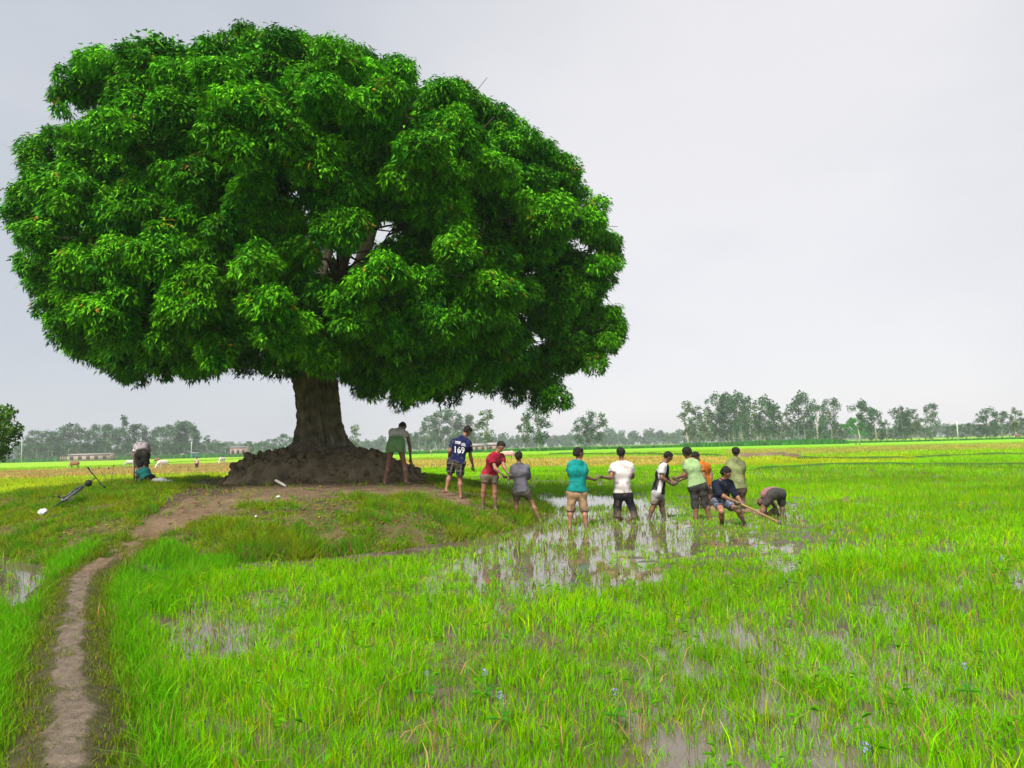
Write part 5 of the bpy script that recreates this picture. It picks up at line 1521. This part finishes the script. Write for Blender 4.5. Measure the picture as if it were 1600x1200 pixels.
def cow(px, py, heading, body, head, label, s=0.95):
    p = gnd(np.float64(px), np.float64(py), 0.04)
    o = empty('cow', p, label, 'cow', 'cattle grazing in the far fields')
    o.rotation_euler = (0, 0, heading); o.scale = (s,)*3
    k = sstep(0.55, 0.85, CV[:, 0])[:, None]
    link('body', mk_mesh('body', CV, [CFq], np.array(body)*(1-k) + np.array(head)*k, True), M['hide'], o)
    for q in (-1, 1):
        mb = MB(); mb.tube([(0.86, q*0.07, 0.56), (0.86, q*0.16, 0.66), (0.92, q*0.18, 0.78)], [0.028, 0.02, 0.006], 6); mb.build('horn', M['horn'], o)
        mb = MB(); mb.tube([(0.86, q*0.09, 0.50), (0.84, q*0.17, 0.47), (0.84, q*0.22, 0.42)], [0.02, 0.045, 0.01], 6)
        link('ear', mb.mesh('ear', True, np.array(body)), M['hide'], o)
    mb = MB(); mb.tube([(-0.76, 0, 0.98), (-0.83, 0, 0.75), (-0.82, 0.02, 0.42)], [0.028, 0.02, 0.03], 6)
    link('tail', mb.mesh('tail', True, np.array(body)*0.7), M['hide'], o)
RB, WH, TN, PK = (0.22, 0.09, 0.05), (0.62, 0.58, 0.54), (0.38, 0.27, 0.18), (0.52, 0.36, 0.30)
cow(116, 732.5, PI*0.97, RB, (0.62, 0.50, 0.36), 'red brown cow with pale head grazing left of the bicycle handlebar')
cow(203, 730, PI*0.95, (0.42, 0.42, 0.40), WH, 'grey and white cow grazing just left of the stooping man')
cow(254, 733, PI*1.35, WH, WH, 'white cow seen from behind right of the stooping man')
cow(246, 723.5, PI*0.9, RB, RB, 'dark brown cow half hidden behind the white cow')
cow(347, 725, PI*1.45, WH, WH, 'small white cow far off near the left edge of the clod heap')
cow(674, 711, PI*0.5, TN, TN, 'small tan cow alone between the lungi man and the numbered jersey')
cow(795, 719.5, PI*0.06, PK, PK, 'pinkish pale cow between the red shirt and the grey shirt', 1.0)
cow(1083, 697, PI*0.93, TN, TN, 'small tan cow far behind the mint and orange shirts', 1.1)
cow(1158, 695, PI*0.3, PK, TN, 'small pale brown cow far above the olive shirt', 1.1)
cow(1268, 692, PI*0.7, WH, PK, 'small white cow before the broad dark tree clump', 1.1)
cow(1293, 691, PI*1.3, TN, WH, 'small tan cow right of the white one before the dark clump', 1.1)
cow(1590, 685.5, PI*0.98, RB, WH, 'red brown cow with white face at the right edge of the fields', 1.2)

# ================================================================== TOOLS AND BELONGINGS
M['wood'] = mat_noise('handle_wood', (0.24, 0.14, 0.06), (0.42, 0.27, 0.13), 14.0, 0.7, spec=0.3)
M['iron'] = mat_noise('iron', (0.03, 0.027, 0.024), (0.09, 0.075, 0.06), 12.0, 0.6, spec=0.4)
h0 = at(np.float64(1141), np.float64(779.5), 15.42); h1 = at(np.float64(1218), np.float64(817), 15.3)
hoe = empty('hoe', h1, 'long handled hoe held by the crouching man in navy', 'hoe')
mb = MB(); mb.tube([h0-h1, (h0-h1)*0.5 + np.array([0, 0, 0.006]), (0, 0, 0), -(h0-h1)*0.03], [0.019, 0.019, 0.021, 0.024], 8); mb.build('handle', M['wood'], hoe, True)
mb = MB()
dn = nrm((0.12, 0.05, -1.0)); sd_ = nrm(np.cross(dn, h0-h1)); 
mb.add([sd_*0.05, -sd_*0.05, dn*0.22 - sd_*0.085, dn*0.22 + sd_*0.085, sd_*0.05 + nrm(h1-h0)*0.012, -sd_*0.05 + nrm(h1-h0)*0.012, dn*0.22 - sd_*0.085 + nrm(h1-h0)*0.006, dn*0.22 + sd_*0.085 + nrm(h1-h0)*0.006],
       [(0, 1, 2, 3), (7, 6, 5, 4), (0, 4, 5, 1), (1, 5, 6, 2), (2, 6, 7, 3), (3, 7, 4, 0)])
mb.tube([sd_*0.0 + np.array([0, 0, 0.035]), dn*0.03], [0.032, 0.032], 8)
mb.build('blade', M['iron'], hoe)
p0 = at(np.float64(210), np.float64(722), 23.42); p1 = at(np.float64(209.6), np.float64(752), 23.35)
mb = MB(); mb.tube([p0-p1 + np.array([0, 0, .12]), (0, 0, -.02)], [0.016, 0.018], 7)
o = mb.build('walking_stick', M['iron'], None, True, label='dark stick held upright by the stooping man in white', cat='stick'); o.location = p1

# bicycle lying on the slope
M['frame'] = paint('bike_frame', (0.025, 0.03, 0.035), 0.35, 0.3, spec=0.5)
M['rubber'] = paint('rubber', (0.02, 0.02, 0.02), 0.8, 0.3)
M['steel'] = mat_noise('steel', (0.09, 0.09, 0.10), (0.20, 0.20, 0.20), 10.0, 0.4, spec=0.6)
def on_mound(px, py):
    for d in np.arange(12, 26, .02):
        p = at(np.float64(px), np.float64(py), d)
        if p[2] <= float(mound_h(p[0], p[1])): return p
bl = on_mound(78, 796)                                  # where the rear wheel touches the slope
az_ = math.radians(-20)
b2_ = bl[:2] + 0.96*np.array([math.sin(az_), math.cos(az_)])
fw_ = nrm([b2_[0]-bl[0], b2_[1]-bl[1], float(mound_h(b2_[0], b2_[1])) - bl[2]])
sd_ = nrm(np.cross(fw_, [0, 0, 1])); up_ = np.cross(sd_, fw_)
up_ = up_*math.cos(math.radians(54)) + sd_*math.sin(math.radians(54)); nl_ = np.cross(up_, fw_)
bike = empty('bicycle', bl, 'dark bicycle lying on its side on the grassy slope, handlebar up', 'bicycle')
bike.scale = (0.92,)*3
bike.rotation_euler = Matrix([[fw_[k], nl_[k], up_[k]] for k in range(3)]).to_euler()
def ring(c, R, r, mat, name, par, n=28):
    a = np.linspace(0, 2*PI, n+1)
    mb = MB(); mb.tube(np.stack([c[0] + R*np.cos(a), np.full(n+1, c[1]), c[2] + R*np.sin(a)], 1), r, 6, False)
    return mb.build(name, mat, par, True)
for hx in (0.0, 1.04):
    c = (hx, 0, 0.33)
    mb = MB(); mb.tube([(hx, -0.05, 0.33), (hx, 0.05, 0.33)], 0.022, 8)
    w = mb.build('wheel', M['steel'], bike)
    ring(c, 0.315, 0.018, M['rubber'], 'tyre', w); ring(c, 0.292, 0.009, M['steel'], 'rim', w)
    mb = MB()
    for k in range(18):
        a = 2*PI*k/18
        mb.tube([(hx, 0.02*(-1)**k, 0.33), (hx + 0.29*math.cos(a), 0, 0.33 + 0.29*math.sin(a))], 0.0022, 3)
    mb.build('spokes', M['steel'], w)
mb = MB()
for a, b_, r in (((0.42, 0, 0.30), (0.30, 0, 0.84), .016), ((0.32, 0, 0.76), (0.82, 0, 0.80), .016), ((0.42, 0, 0.30), (0.84, 0, 0.70), .018), ((0.82, 0, 0.84), (0.86, 0, 0.66), .019),
                 ((0.32, 0.02, 0.76), (0, 0.05, 0.33), .009), ((0.32, -0.02, 0.76), (0, -0.05, 0.33), .009), ((0.42, 0.03, 0.30), (0, 0.05, 0.33), .010), ((0.42, -0.03, 0.30), (0, -0.05, 0.33), .010),
                 ((0.86, 0.03, 0.66), (1.04, 0.05, 0.33), .011), ((0.86, -0.03, 0.66), (1.04, -0.05, 0.33), .011)):
    mb.tube([a, b_], r, 8)
mb.build('frame', M['frame'], bike, True)
mb = MB(); mb.tube([(0.82, 0, 0.84), (0.80, 0, 1.0), (0.86, 0, 1.02)], .013, 8); mb.tube([(0.78, -0.31, 1.04), (0.84, -0.2, 1.02), (0.86, 0, 1.02), (0.84, 0.2, 1.02), (0.78, 0.31, 1.04)], .012, 8)
hbar = mb.build('handlebar', M['frame'], bike, True)
for q in (-1, 1):
    mb = MB(); mb.tube([(0.80, q*0.24, 1.035), (0.775, q*0.325, 1.045)], .018, 8); mb.build('grip', M['rubber'], hbar)
    mb = MB(); mb.tube([(0.86, q*0.14, 1.0), (0.92, q*0.22, 0.98)], .007, 5); mb.build('brake_lever', M['steel'], hbar)
mb = MB(); mb.tube([(0.14, 0, 0.93), (0.20, 0, 0.945), (0.30, 0, 0.94), (0.42, 0, 0.935)], [0.05, 0.085, 0.06, 0.02], 10); mb.tube([(0.30, 0, 0.84), (0.28, 0, 0.92)], .013, 6); mb.build('saddle', M['rubber'], bike, True)
mb = MB()
for y in (-0.07, 0.07): mb.tube([(-0.30, y, 0.70), (0.24, y, 0.72)], .007, 5)
for x in (-0.28, -0.12, 0.05): mb.tube([(x, -0.07, 0.705), (x, 0.07, 0.705)], .006, 5)
mb.tube([(-0.1, 0.07, 0.70), (0, 0.06, 0.34)], .006, 5); mb.tube([(-0.1, -0.07, 0.70), (0, -0.06, 0.34)], .006, 5)
mb.build('rack', M['steel'], bike)
for q in (-1, 1):
    mb = MB(); mb.tube([(0.42, q*0.07, 0.30), (0.42 + q*0.12, q*0.09, 0.30 - q*0.11)], .009, 6); mb.box((0.42 + q*0.12, q*0.14, 0.30 - q*0.11), (0.09, 0.09, 0.025)); mb.build('pedal', M['iron'], bike)
mb = MB(); a = np.linspace(0.6, 2.9, 12)
mb.tube(np.stack([0.36*np.cos(a), 0*a, 0.33 + 0.36*np.sin(a)], 1), .016, 5); mb.build('mudguard', M['steel'], bike)

# white sack and litter
M['white_plastic'] = mat_noise('white_plastic', (0.40, 0.40, 0.41), (0.66, 0.66, 0.67), 9.0, 0.45, 0.02, 20, spec=0.4)
def lump(name, c, r, seed, mat, label, cat, sub=3, squash=(1, 1, 1), amp=0.7, group=None):
    bm = bmesh.new(); bmesh.ops.create_icosphere(bm, subdivisions=sub, radius=1.0)
    V = np.array([v.co for v in bm.verts]); F = np.array([[v.index for v in f.verts] for f in bm.faces]); bm.free()
    k = (1-amp/2) + amp*fbm3(V*1.6 + seed*3.1, 1.3, 3)
    o = link(name, mk_mesh(name, V*k[:, None]*np.array(squash)*r, [F], None, True), mat, None, label, cat, group)
    o.location = c
    return o
S_ = SDF((-0.1, -0.4, -0.25), (1.0, 0.4, 0.4), 0.022)
S_.cone((0.04, 0, 0.0), (0.30, 0, 0.0), 0.095, 0.10, 0.05, wob=0.09); S_.cone((0.30, 0, -0.02), (0.48, 0.02, -0.03), 0.09, 0.07, 0.05, wob=0.08); S_.cone((0.48, 0.02, -0.03), (0.64, 0.03, -0.05), 0.07, 0.03, 0.04, wob=0.08)
V, F = S_.surf()
o = link('cloth_sack', mk_mesh('cloth_sack', V, [F], None, True), M['white_plastic'], None, 'long white sack lying beside the person in teal on the mound', 'sack')
q = at(np.float64(239), np.float64(743.5), 22.2); o.location = (q[0], q[1], float(mound_h(q[0], q[1])) + 0.07)
q = gnd(np.float64(72), np.float64(820), 0.34)
lump('plastic_bag', (q[0]-.06, q[1], float(mound_h(q[0], q[1]))+0.05), 0.085, 1, M['white_plastic'], 'crumpled white plastic bag on the grass below the bicycle', 'plastic bag', 3, (1, 1, 1), 1.3)
q = gnd(np.float64(435), np.float64(793), 0.62); lump('litter', (q[0], q[1], float(mound_h(q[0], q[1]))+0.04), 0.036, 2, M['white_plastic'], 'scrap of white litter on the turf near the dirt edge', 'litter', 2, (1.3, 1, .7), 1.2)
q = gnd(np.float64(400), np.float64(812), 0.55); lump('litter', (q[0], q[1], float(mound_h(q[0], q[1]))+0.04), 0.028, 5, M['white_plastic'], 'smaller white scrap lower on the turf slope', 'litter', 2, (1, 1, .8), 1.2)
q = gnd(np.float64(443), np.float64(762), 0.86)
mb = MB(); mb.tube([(-0.16, 0, 0.16), (0.0, -0.05, 0.08), (0.12, -0.12, 0.02)], [0.03, 0.034, 0.028], 7); o = mb.build('broken_stick', M['palebark'], None, True, label='short pale stick poking out at the foot of the clod heap', cat='stick'); o.location = (q[0], q[1]-0.1, q[2]+0.02)

# clods lying in the water, and those in the workers' hands
for i, (px, py, s) in enumerate(sorted([(868,800,.07),(850,806,.09),(838,812,.07),(925,814,.06),(930,858,.07),(940,884,.08),(948,889,.075),(958,897,.09),(978,893,.08),(1000,902,.075),(1012,897,.07),(1028,893,.08),(1062,893,.09),(1075,897,.08),(1086,892,.08),
                  (906,812,.05),(1048,868,.07),(970,812,.08),(982,814,.07),(1140,900,.10),(875,845,.06),(1215,862,.09),(1100,898,.09),(1320,783,.10),(1345,786,.09)])):
    q = gnd(np.float64(px), np.float64(py), 0.0)
    clod('mud_clod', (q[0], q[1], 0.005), s*0.95, None, label=f'wet brown mud clod in the shallow water, {ORD[i]} of these from the left', cat='mud clod', group='clods in the shallow water')
for px, py, s, lb in [(1117,799,.17,'large grassy mud lump behind the man in mint green'),(1168,803,.16,'mud lump between the hoe man and the bent person'),(1184,808,.14,'mud lump beside the hoe handle'),(1207,806,.15,'dark muddy lump under the bent person')]:
    q = gnd(np.float64(px), np.float64(py), 0.0); clod('mud_clod', (q[0], q[1], 0.05), s, None, label=lb, cat='mud clod', group='lumps round the diggers')
for px, py, d, s, lb in [(933.5,745.5,16.42,.075,'mud clod passed between the teal and white t-shirts'),(1054,754.5,17.02,.085,'flat mud slab passed between black shirt and mint shirt'),(795,747,18.15,.06,'mud clod in the hands of the man in red')]:
    q = at(np.float64(px), np.float64(py), d); clod('mud_clod', q, s, None, label=lb, cat='mud clod', group='clods in the hands of the workers')

# ================================================================== SMALL PLANTS
def leaf_quads(B, D_, L, W, col, droop=0.3):
    n = len(B); up = np.array([0, 0, 1.0])
    sd_ = np.cross(D_, up); sd_ /= np.linalg.norm(sd_, axis=1)[:, None] + 1e-6
    m1 = B + D_*L[:, None]*0.40 + up*L[:, None]*0.05
    tip = B + D_*L[:, None] - up*L[:, None]*droop
    V = np.stack([B, m1 + sd_*W[:, None]/2, tip, m1 - sd_*W[:, None]/2], 1).reshape(-1, 3)
    i = np.arange(n)[:, None]*4
    return V, [np.concatenate([i, i+1, i+2], 1), np.concatenate([i, i+2, i+3], 1)], np.repeat(col, 4, 0)
# broad leaved water weeds among the rice
X, Y = scatter(3.3, 10.5, 6, 0.72)
px, py = proj(np.stack([X, Y, 0*X], 1))
k = (mound_h(X, Y) < 0.0) & (bund_h(X, Y) < 0.0) & (rng.random(len(X)) < 0.25 + 0.9*sstep(0.5, 0.65, fbm(X*0.7, Y*0.7, 55.0)))
X, Y = X[k], Y[k]
idx = np.repeat(np.arange(len(X)), 5); n = len(idx)
th = rng.uniform(0, 2*PI, n); el = rng.uniform(-0.1, 0.9, n)
D_ = np.stack([np.cos(th)*np.cos(el), np.sin(th)*np.cos(el), np.sin(el)], 1)
B = np.stack([X[idx], Y[idx], rng.uniform(0.06, 0.22, n)], 1) + D_*0.03
L = rng.uniform(0.04, 0.085, n)
c = np.array([0.09, 0.33, 0.004])*(0.6 + 0.7*rng.random((n, 1)))
V, F, C_ = leaf_quads(B, D_, L, L*rng.uniform(.35, .6, n), c)
Bs = np.stack([X, Y, 0*X - 0.02], 1)
link('water_weeds', mk_mesh('water_weeds', V, F, C_), M['grass'], label='small broad leaved weeds scattered through the near rice', cat='weeds', kind='stuff')
# dry straw
sp = []
for px, py, n_ in [(270,1185,9),(425,1165,8),(1005,1160,7),(1460,1180,7),(1215,1040,4),(1190,1000,3),(620,1080,5),(800,1075,5),(880,1180,6),(560,1140,5),(1380,1130,5),(180,925,9),(160,985,8),(205,1010,4),(500,1190,6),(690,1170,5),(1130,1180,4),(1560,1150,4),(320,1100,3),(740,1000,3),(1290,960,3),(1500,1000,3)]:
    q = gnd(np.float64(px), np.float64(py), 0.0)
    for _ in range(n_): sp.append((q[0] + rng.normal(0, .06), q[1] + rng.normal(0, .06)))
sp = np.array(sp); n = len(sp)
X, Y = scatter(3.3, 16, 9, 0.72); kk = (mound_h(X, Y) < 0.0) & (bund_h(X, Y) < 0.05)
flatl = np.stack([X[kk], Y[kk]], 1)
B = np.concatenate([np.c_[sp, np.zeros(n)], np.c_[flatl, np.full(len(flatl), 0.05)]])
H = np.concatenate([rng.uniform(0.16, 0.36, n), rng.uniform(0.04, 0.16, len(flatl))])
th = rng.uniform(0, 2*PI, len(B)); ln = np.concatenate([rng.uniform(0.02, 0.16, n), rng.uniform(0.08, 0.28, len(flatl))])
c = np.array([0.48, 0.31, 0.10])*(0.55 + 0.7*rng.random((len(B), 1)))
link('dry_straw', blades('dry_straw', B, H, np.full(len(B), 0.0075), np.stack([np.cos(th)*ln, np.sin(th)*ln], 1), c), M['grass'], label='tan dry straw stalks among the near rice', cat='straw', kind='stuff')
# fallen leaves on the mound and bare soil
X = rng.uniform(-14, 1, 5200); Y = rng.uniform(10.8, 21, 5200); Z = mound_h(X, Y)
k = (Z > 0.08) & (rng.random(len(X)) < 0.22 + 0.7*sstep(0.5, 0.62, fbm(X*0.9, Y*0.9, 61.0))); X, Y, Z = X[k], Y[k], Z[k]; n = len(X)
th = rng.uniform(0, 2*PI, n); D_ = np.stack([np.cos(th), np.sin(th), rng.uniform(-.1, .35, n)], 1)
L = rng.uniform(0.07, 0.15, n); r1 = rng.random((n, 1))
c = np.where(r1 < 0.16, np.array([0.55, 0.36, 0.03]), np.where(r1 < 0.45, np.array([0.34, 0.14, 0.05]), np.array([0.19, 0.12, 0.065])))*(0.6 + 0.7*rng.random((n, 1)))
V, F, C_ = leaf_quads(np.stack([X, Y, Z + 0.025], 1), D_, L, L*0.34, c, 0.05)
link('fallen_leaves', mk_mesh('fallen_leaves', V, F, C_), M['farleaf'], label='brown and yellow fallen leaves strewn over the mound', cat='leaves', kind='stuff')
# crumbs of soil on the bare ground and the path
cr = []
X = rng.uniform(-11, -0.5, 9000); Y = rng.uniform(3, 21, 9000); Z = mound_h(X, Y); pd, pw, pz = path_dist(X, Y)
dd = dirtness(np.stack([X, Y, Z], 1))
on_path = (pd < pw*1.15) & (Z < 0.05)
k = ((dd > 0.5) & (Z > 0.1)) | on_path
X, Y, Z, on_path, pz = X[k], Y[k], Z[k], on_path[k], pz[k]
Z = np.where(on_path, pz, Z); n = len(X); r_ = rng.uniform(0.004, 0.014, n)
oct_ = np.array([[1,0,0],[-1,0,0],[0,1,0],[0,-1,0],[0,0,1],[0,0,-1]], float)
V = (np.stack([X, Y, Z], 1)[:, None, :] + oct_[None]*r_[:, None, None]*rng.uniform(.6, 1.3, (n, 6, 1))).reshape(-1, 3)
tri = np.array([[0,2,4],[2,1,4],[1,3,4],[3,0,4],[2,0,5],[1,2,5],[3,1,5],[0,3,5]])
F = (np.arange(n)[:, None, None]*6 + tri[None]).reshape(-1, 3)
link('soil_crumbs', mk_mesh('soil_crumbs', V, [F], np.repeat(np.array([0.21, 0.16, 0.115])*(0.6+0.8*rng.random((n, 1))), 6, 0)), M['mound'], label='loose crumbs of soil on the bare ground and path', cat='soil', kind='stuff')
# purple flowering weeds
M['petal'] = paint('petal', (0.30, 0.27, 0.62), 0.6, 0.2, 30)
M['stem'] = paint('stem', (0.07, 0.25, 0.02), 0.6, 0.2)
def flower(px, py, h, r, label):
    q = gnd(np.float64(px), np.float64(py), h); q[2] = 0.0
    o = empty('flowering_weed', q, label, 'flower', 'purple flowering weeds in the rice')
    mb = MB(); mb.tube([(0, 0, -0.03), (0.01, 0, h*0.5), (0, 0, h)], [0.006, 0.005, 0.004], 6); mb.build('stem', M['stem'], o)
    mb = MB()
    rr = random.Random(int(px))
    for k in range(26):
        v = np.array([rr.gauss(0, 1), rr.gauss(0, 1), rr.gauss(0, 1)]); v /= np.linalg.norm(v)
        c_ = np.array([0, 0, h]) + v*r*0.7
        t1 = nrm(np.cross(v, (0.3, 0.2, 0.9))); t2 = np.cross(v, t1)
        a_ = r*0.55
        mb.add([c_ - t1*a_*.3, c_ + t2*a_*.4 + v*a_*.5, c_ + t1*a_*.3, c_ - t2*a_*.4 + v*a_*.6], [(0, 1, 2), (0, 2, 3)])
    mb.build('flower_head', M['petal'], o)
    for q_ in (0.9, 3.6, 5.2):
        d_ = np.array([math.cos(q_), math.sin(q_), 0.5])
        V, F, C_ = leaf_quads(np.array([[0, 0, h*0.35]]), d_[None], np.array([0.11]), np.array([0.05]), np.array([[0.06, 0.30, 0.015]]))
        link('leaf', mk_mesh('leaf', V, F, C_), M['grass'], o)
for a in [(757,1050,.22,.026,'pale lilac flower left of the two in the near middle'),(782,1086,.22,.028,'violet flower just below the pale lilac one'),(961,1080,.22,.026,'lilac flower standing alone right of the near middle'),(1352,1168,.24,.028,'violet flower low at the bottom right'),
          (1507,1041,.24,.024,'small violet flower near the right edge of the rice'),(1301,832,.22,.035,'tiny distant violet flower right of the hoe'),(1566,872,.22,.035,'tiny violet flower close to the right edge further back'),(667,1052,.2,.018,'faint bluish flower in the left middle rice')]:
    flower(*a)
# wiry dead weed behind the bicycle
q = at(np.float64(172), np.float64(760), 20.5); q[2] = float(mound_h(q[0], q[1]))
o = empty('dead_weed', q, 'thin wiry dead weed standing behind the bicycle', 'weed')
mb = MB(); mb.tube([(0, 0, -.03), (-0.15, 0.02, 0.3), (-0.32, 0.03, 0.52)], [0.007, 0.006, 0.003], 5); mb.tube([(0, 0, -.03), (0.06, 0, 0.35), (0.08, 0, 0.56)], [0.007, 0.005, 0.003], 5)
mb.tube([(0.05, 0, 0.3), (-0.05, 0, 0.5)], [0.005, 0.003], 4); mb.build('stem', M['twig'], o)
for p_ in ((-0.32, 0.03, 0.53), (0.08, 0, 0.57), (-0.05, 0, 0.51)):
    mb = MB(); mb.tube([p_, np.array(p_) + (0, 0, 0.05)], [0.018, 0.012], 6); mb.build('seed_head', M['twig'], o)

# leafy tree cut by the left edge
q = at(np.float64(-22), np.float64(720), 27.0); q[2] = 0.3
bush = empty('edge_tree', q, 'leafy green tree cut off by the left edge of the picture', 'tree')
mb = MB(); mb.tube([(0, 0, -0.2), (0.05, 0, 0.5), (-0.1, 0, 1.4)], [0.11, 0.09, 0.06], 8); mb.build('trunk', M['bark'], bush, True)
bl_ = []; 
for px, py, r, dd in [(-10,650,24,0),(12,645,16,-.2),(4,668,22,-.4),(24,672,13,-.1),(-30,670,34,.2),(-8,690,24,-.3),(14,690,15,-.2),(4,708,15,-.1),(-20,712,22,0),(-50,660,34,.1),(-45,695,32,.1),(-30,635,22,.3),(-70,680,34,.2),(30,682,7,0),(36,668,4,0)]:
    bl_.append((at(np.float64(px), np.float64(py), 27.0+dd) - q, r*27/FPX, 0.9))
V, F, C_ = leaf_cloud(bl_, 1500, 0.075, (np.array([0.035, 0.13, 0.008]), np.array([0.13, 0.30, 0.015])), 77)
link('crown', mk_mesh('crown', V, F, C_), M['leaf'], bush)
mb = MB()
for c, r, _ in bl_[:9]: mb.tube([(-0.1, 0, 1.2), np.array(c)*0.6 + np.array([0, 0, .5]), c], [0.03, 0.02, 0.008], 5)
mb.build('branches', M['twig'], bush)
# heap of dry soil in the far field
pts = [(1150,716),(1185,714),(1215,713),(1250,716)]
b_ = bank(pts, 1.6, 0.40, np.array([0.20, 0.14, 0.085]), 'soil_heap'); del b_['kind']; tag(b_, 'low brown soil heap in the field behind the olive shirt', 'soil heap')

# ------------------------------------------------------------------ haze: thin even air over the whole plain
mt, t, out = mat_new('haze')
v = N(t, 'ShaderNodeVolumePrincipled', inp={'Density': 0.0004, 'Anisotropy': 0.0})
v.inputs['Color'].default_value = (0.93, 0.96, 1.0, 1)
t.links.new(v.outputs[0], out.inputs['Volume'])
hb = MB(); hb.box((0, 1300, 7.1), (6200, 3600, 16.8))
hz = hb.build('haze', mt, label='thin pale haze over the far fields', cat='haze', kind='stuff')
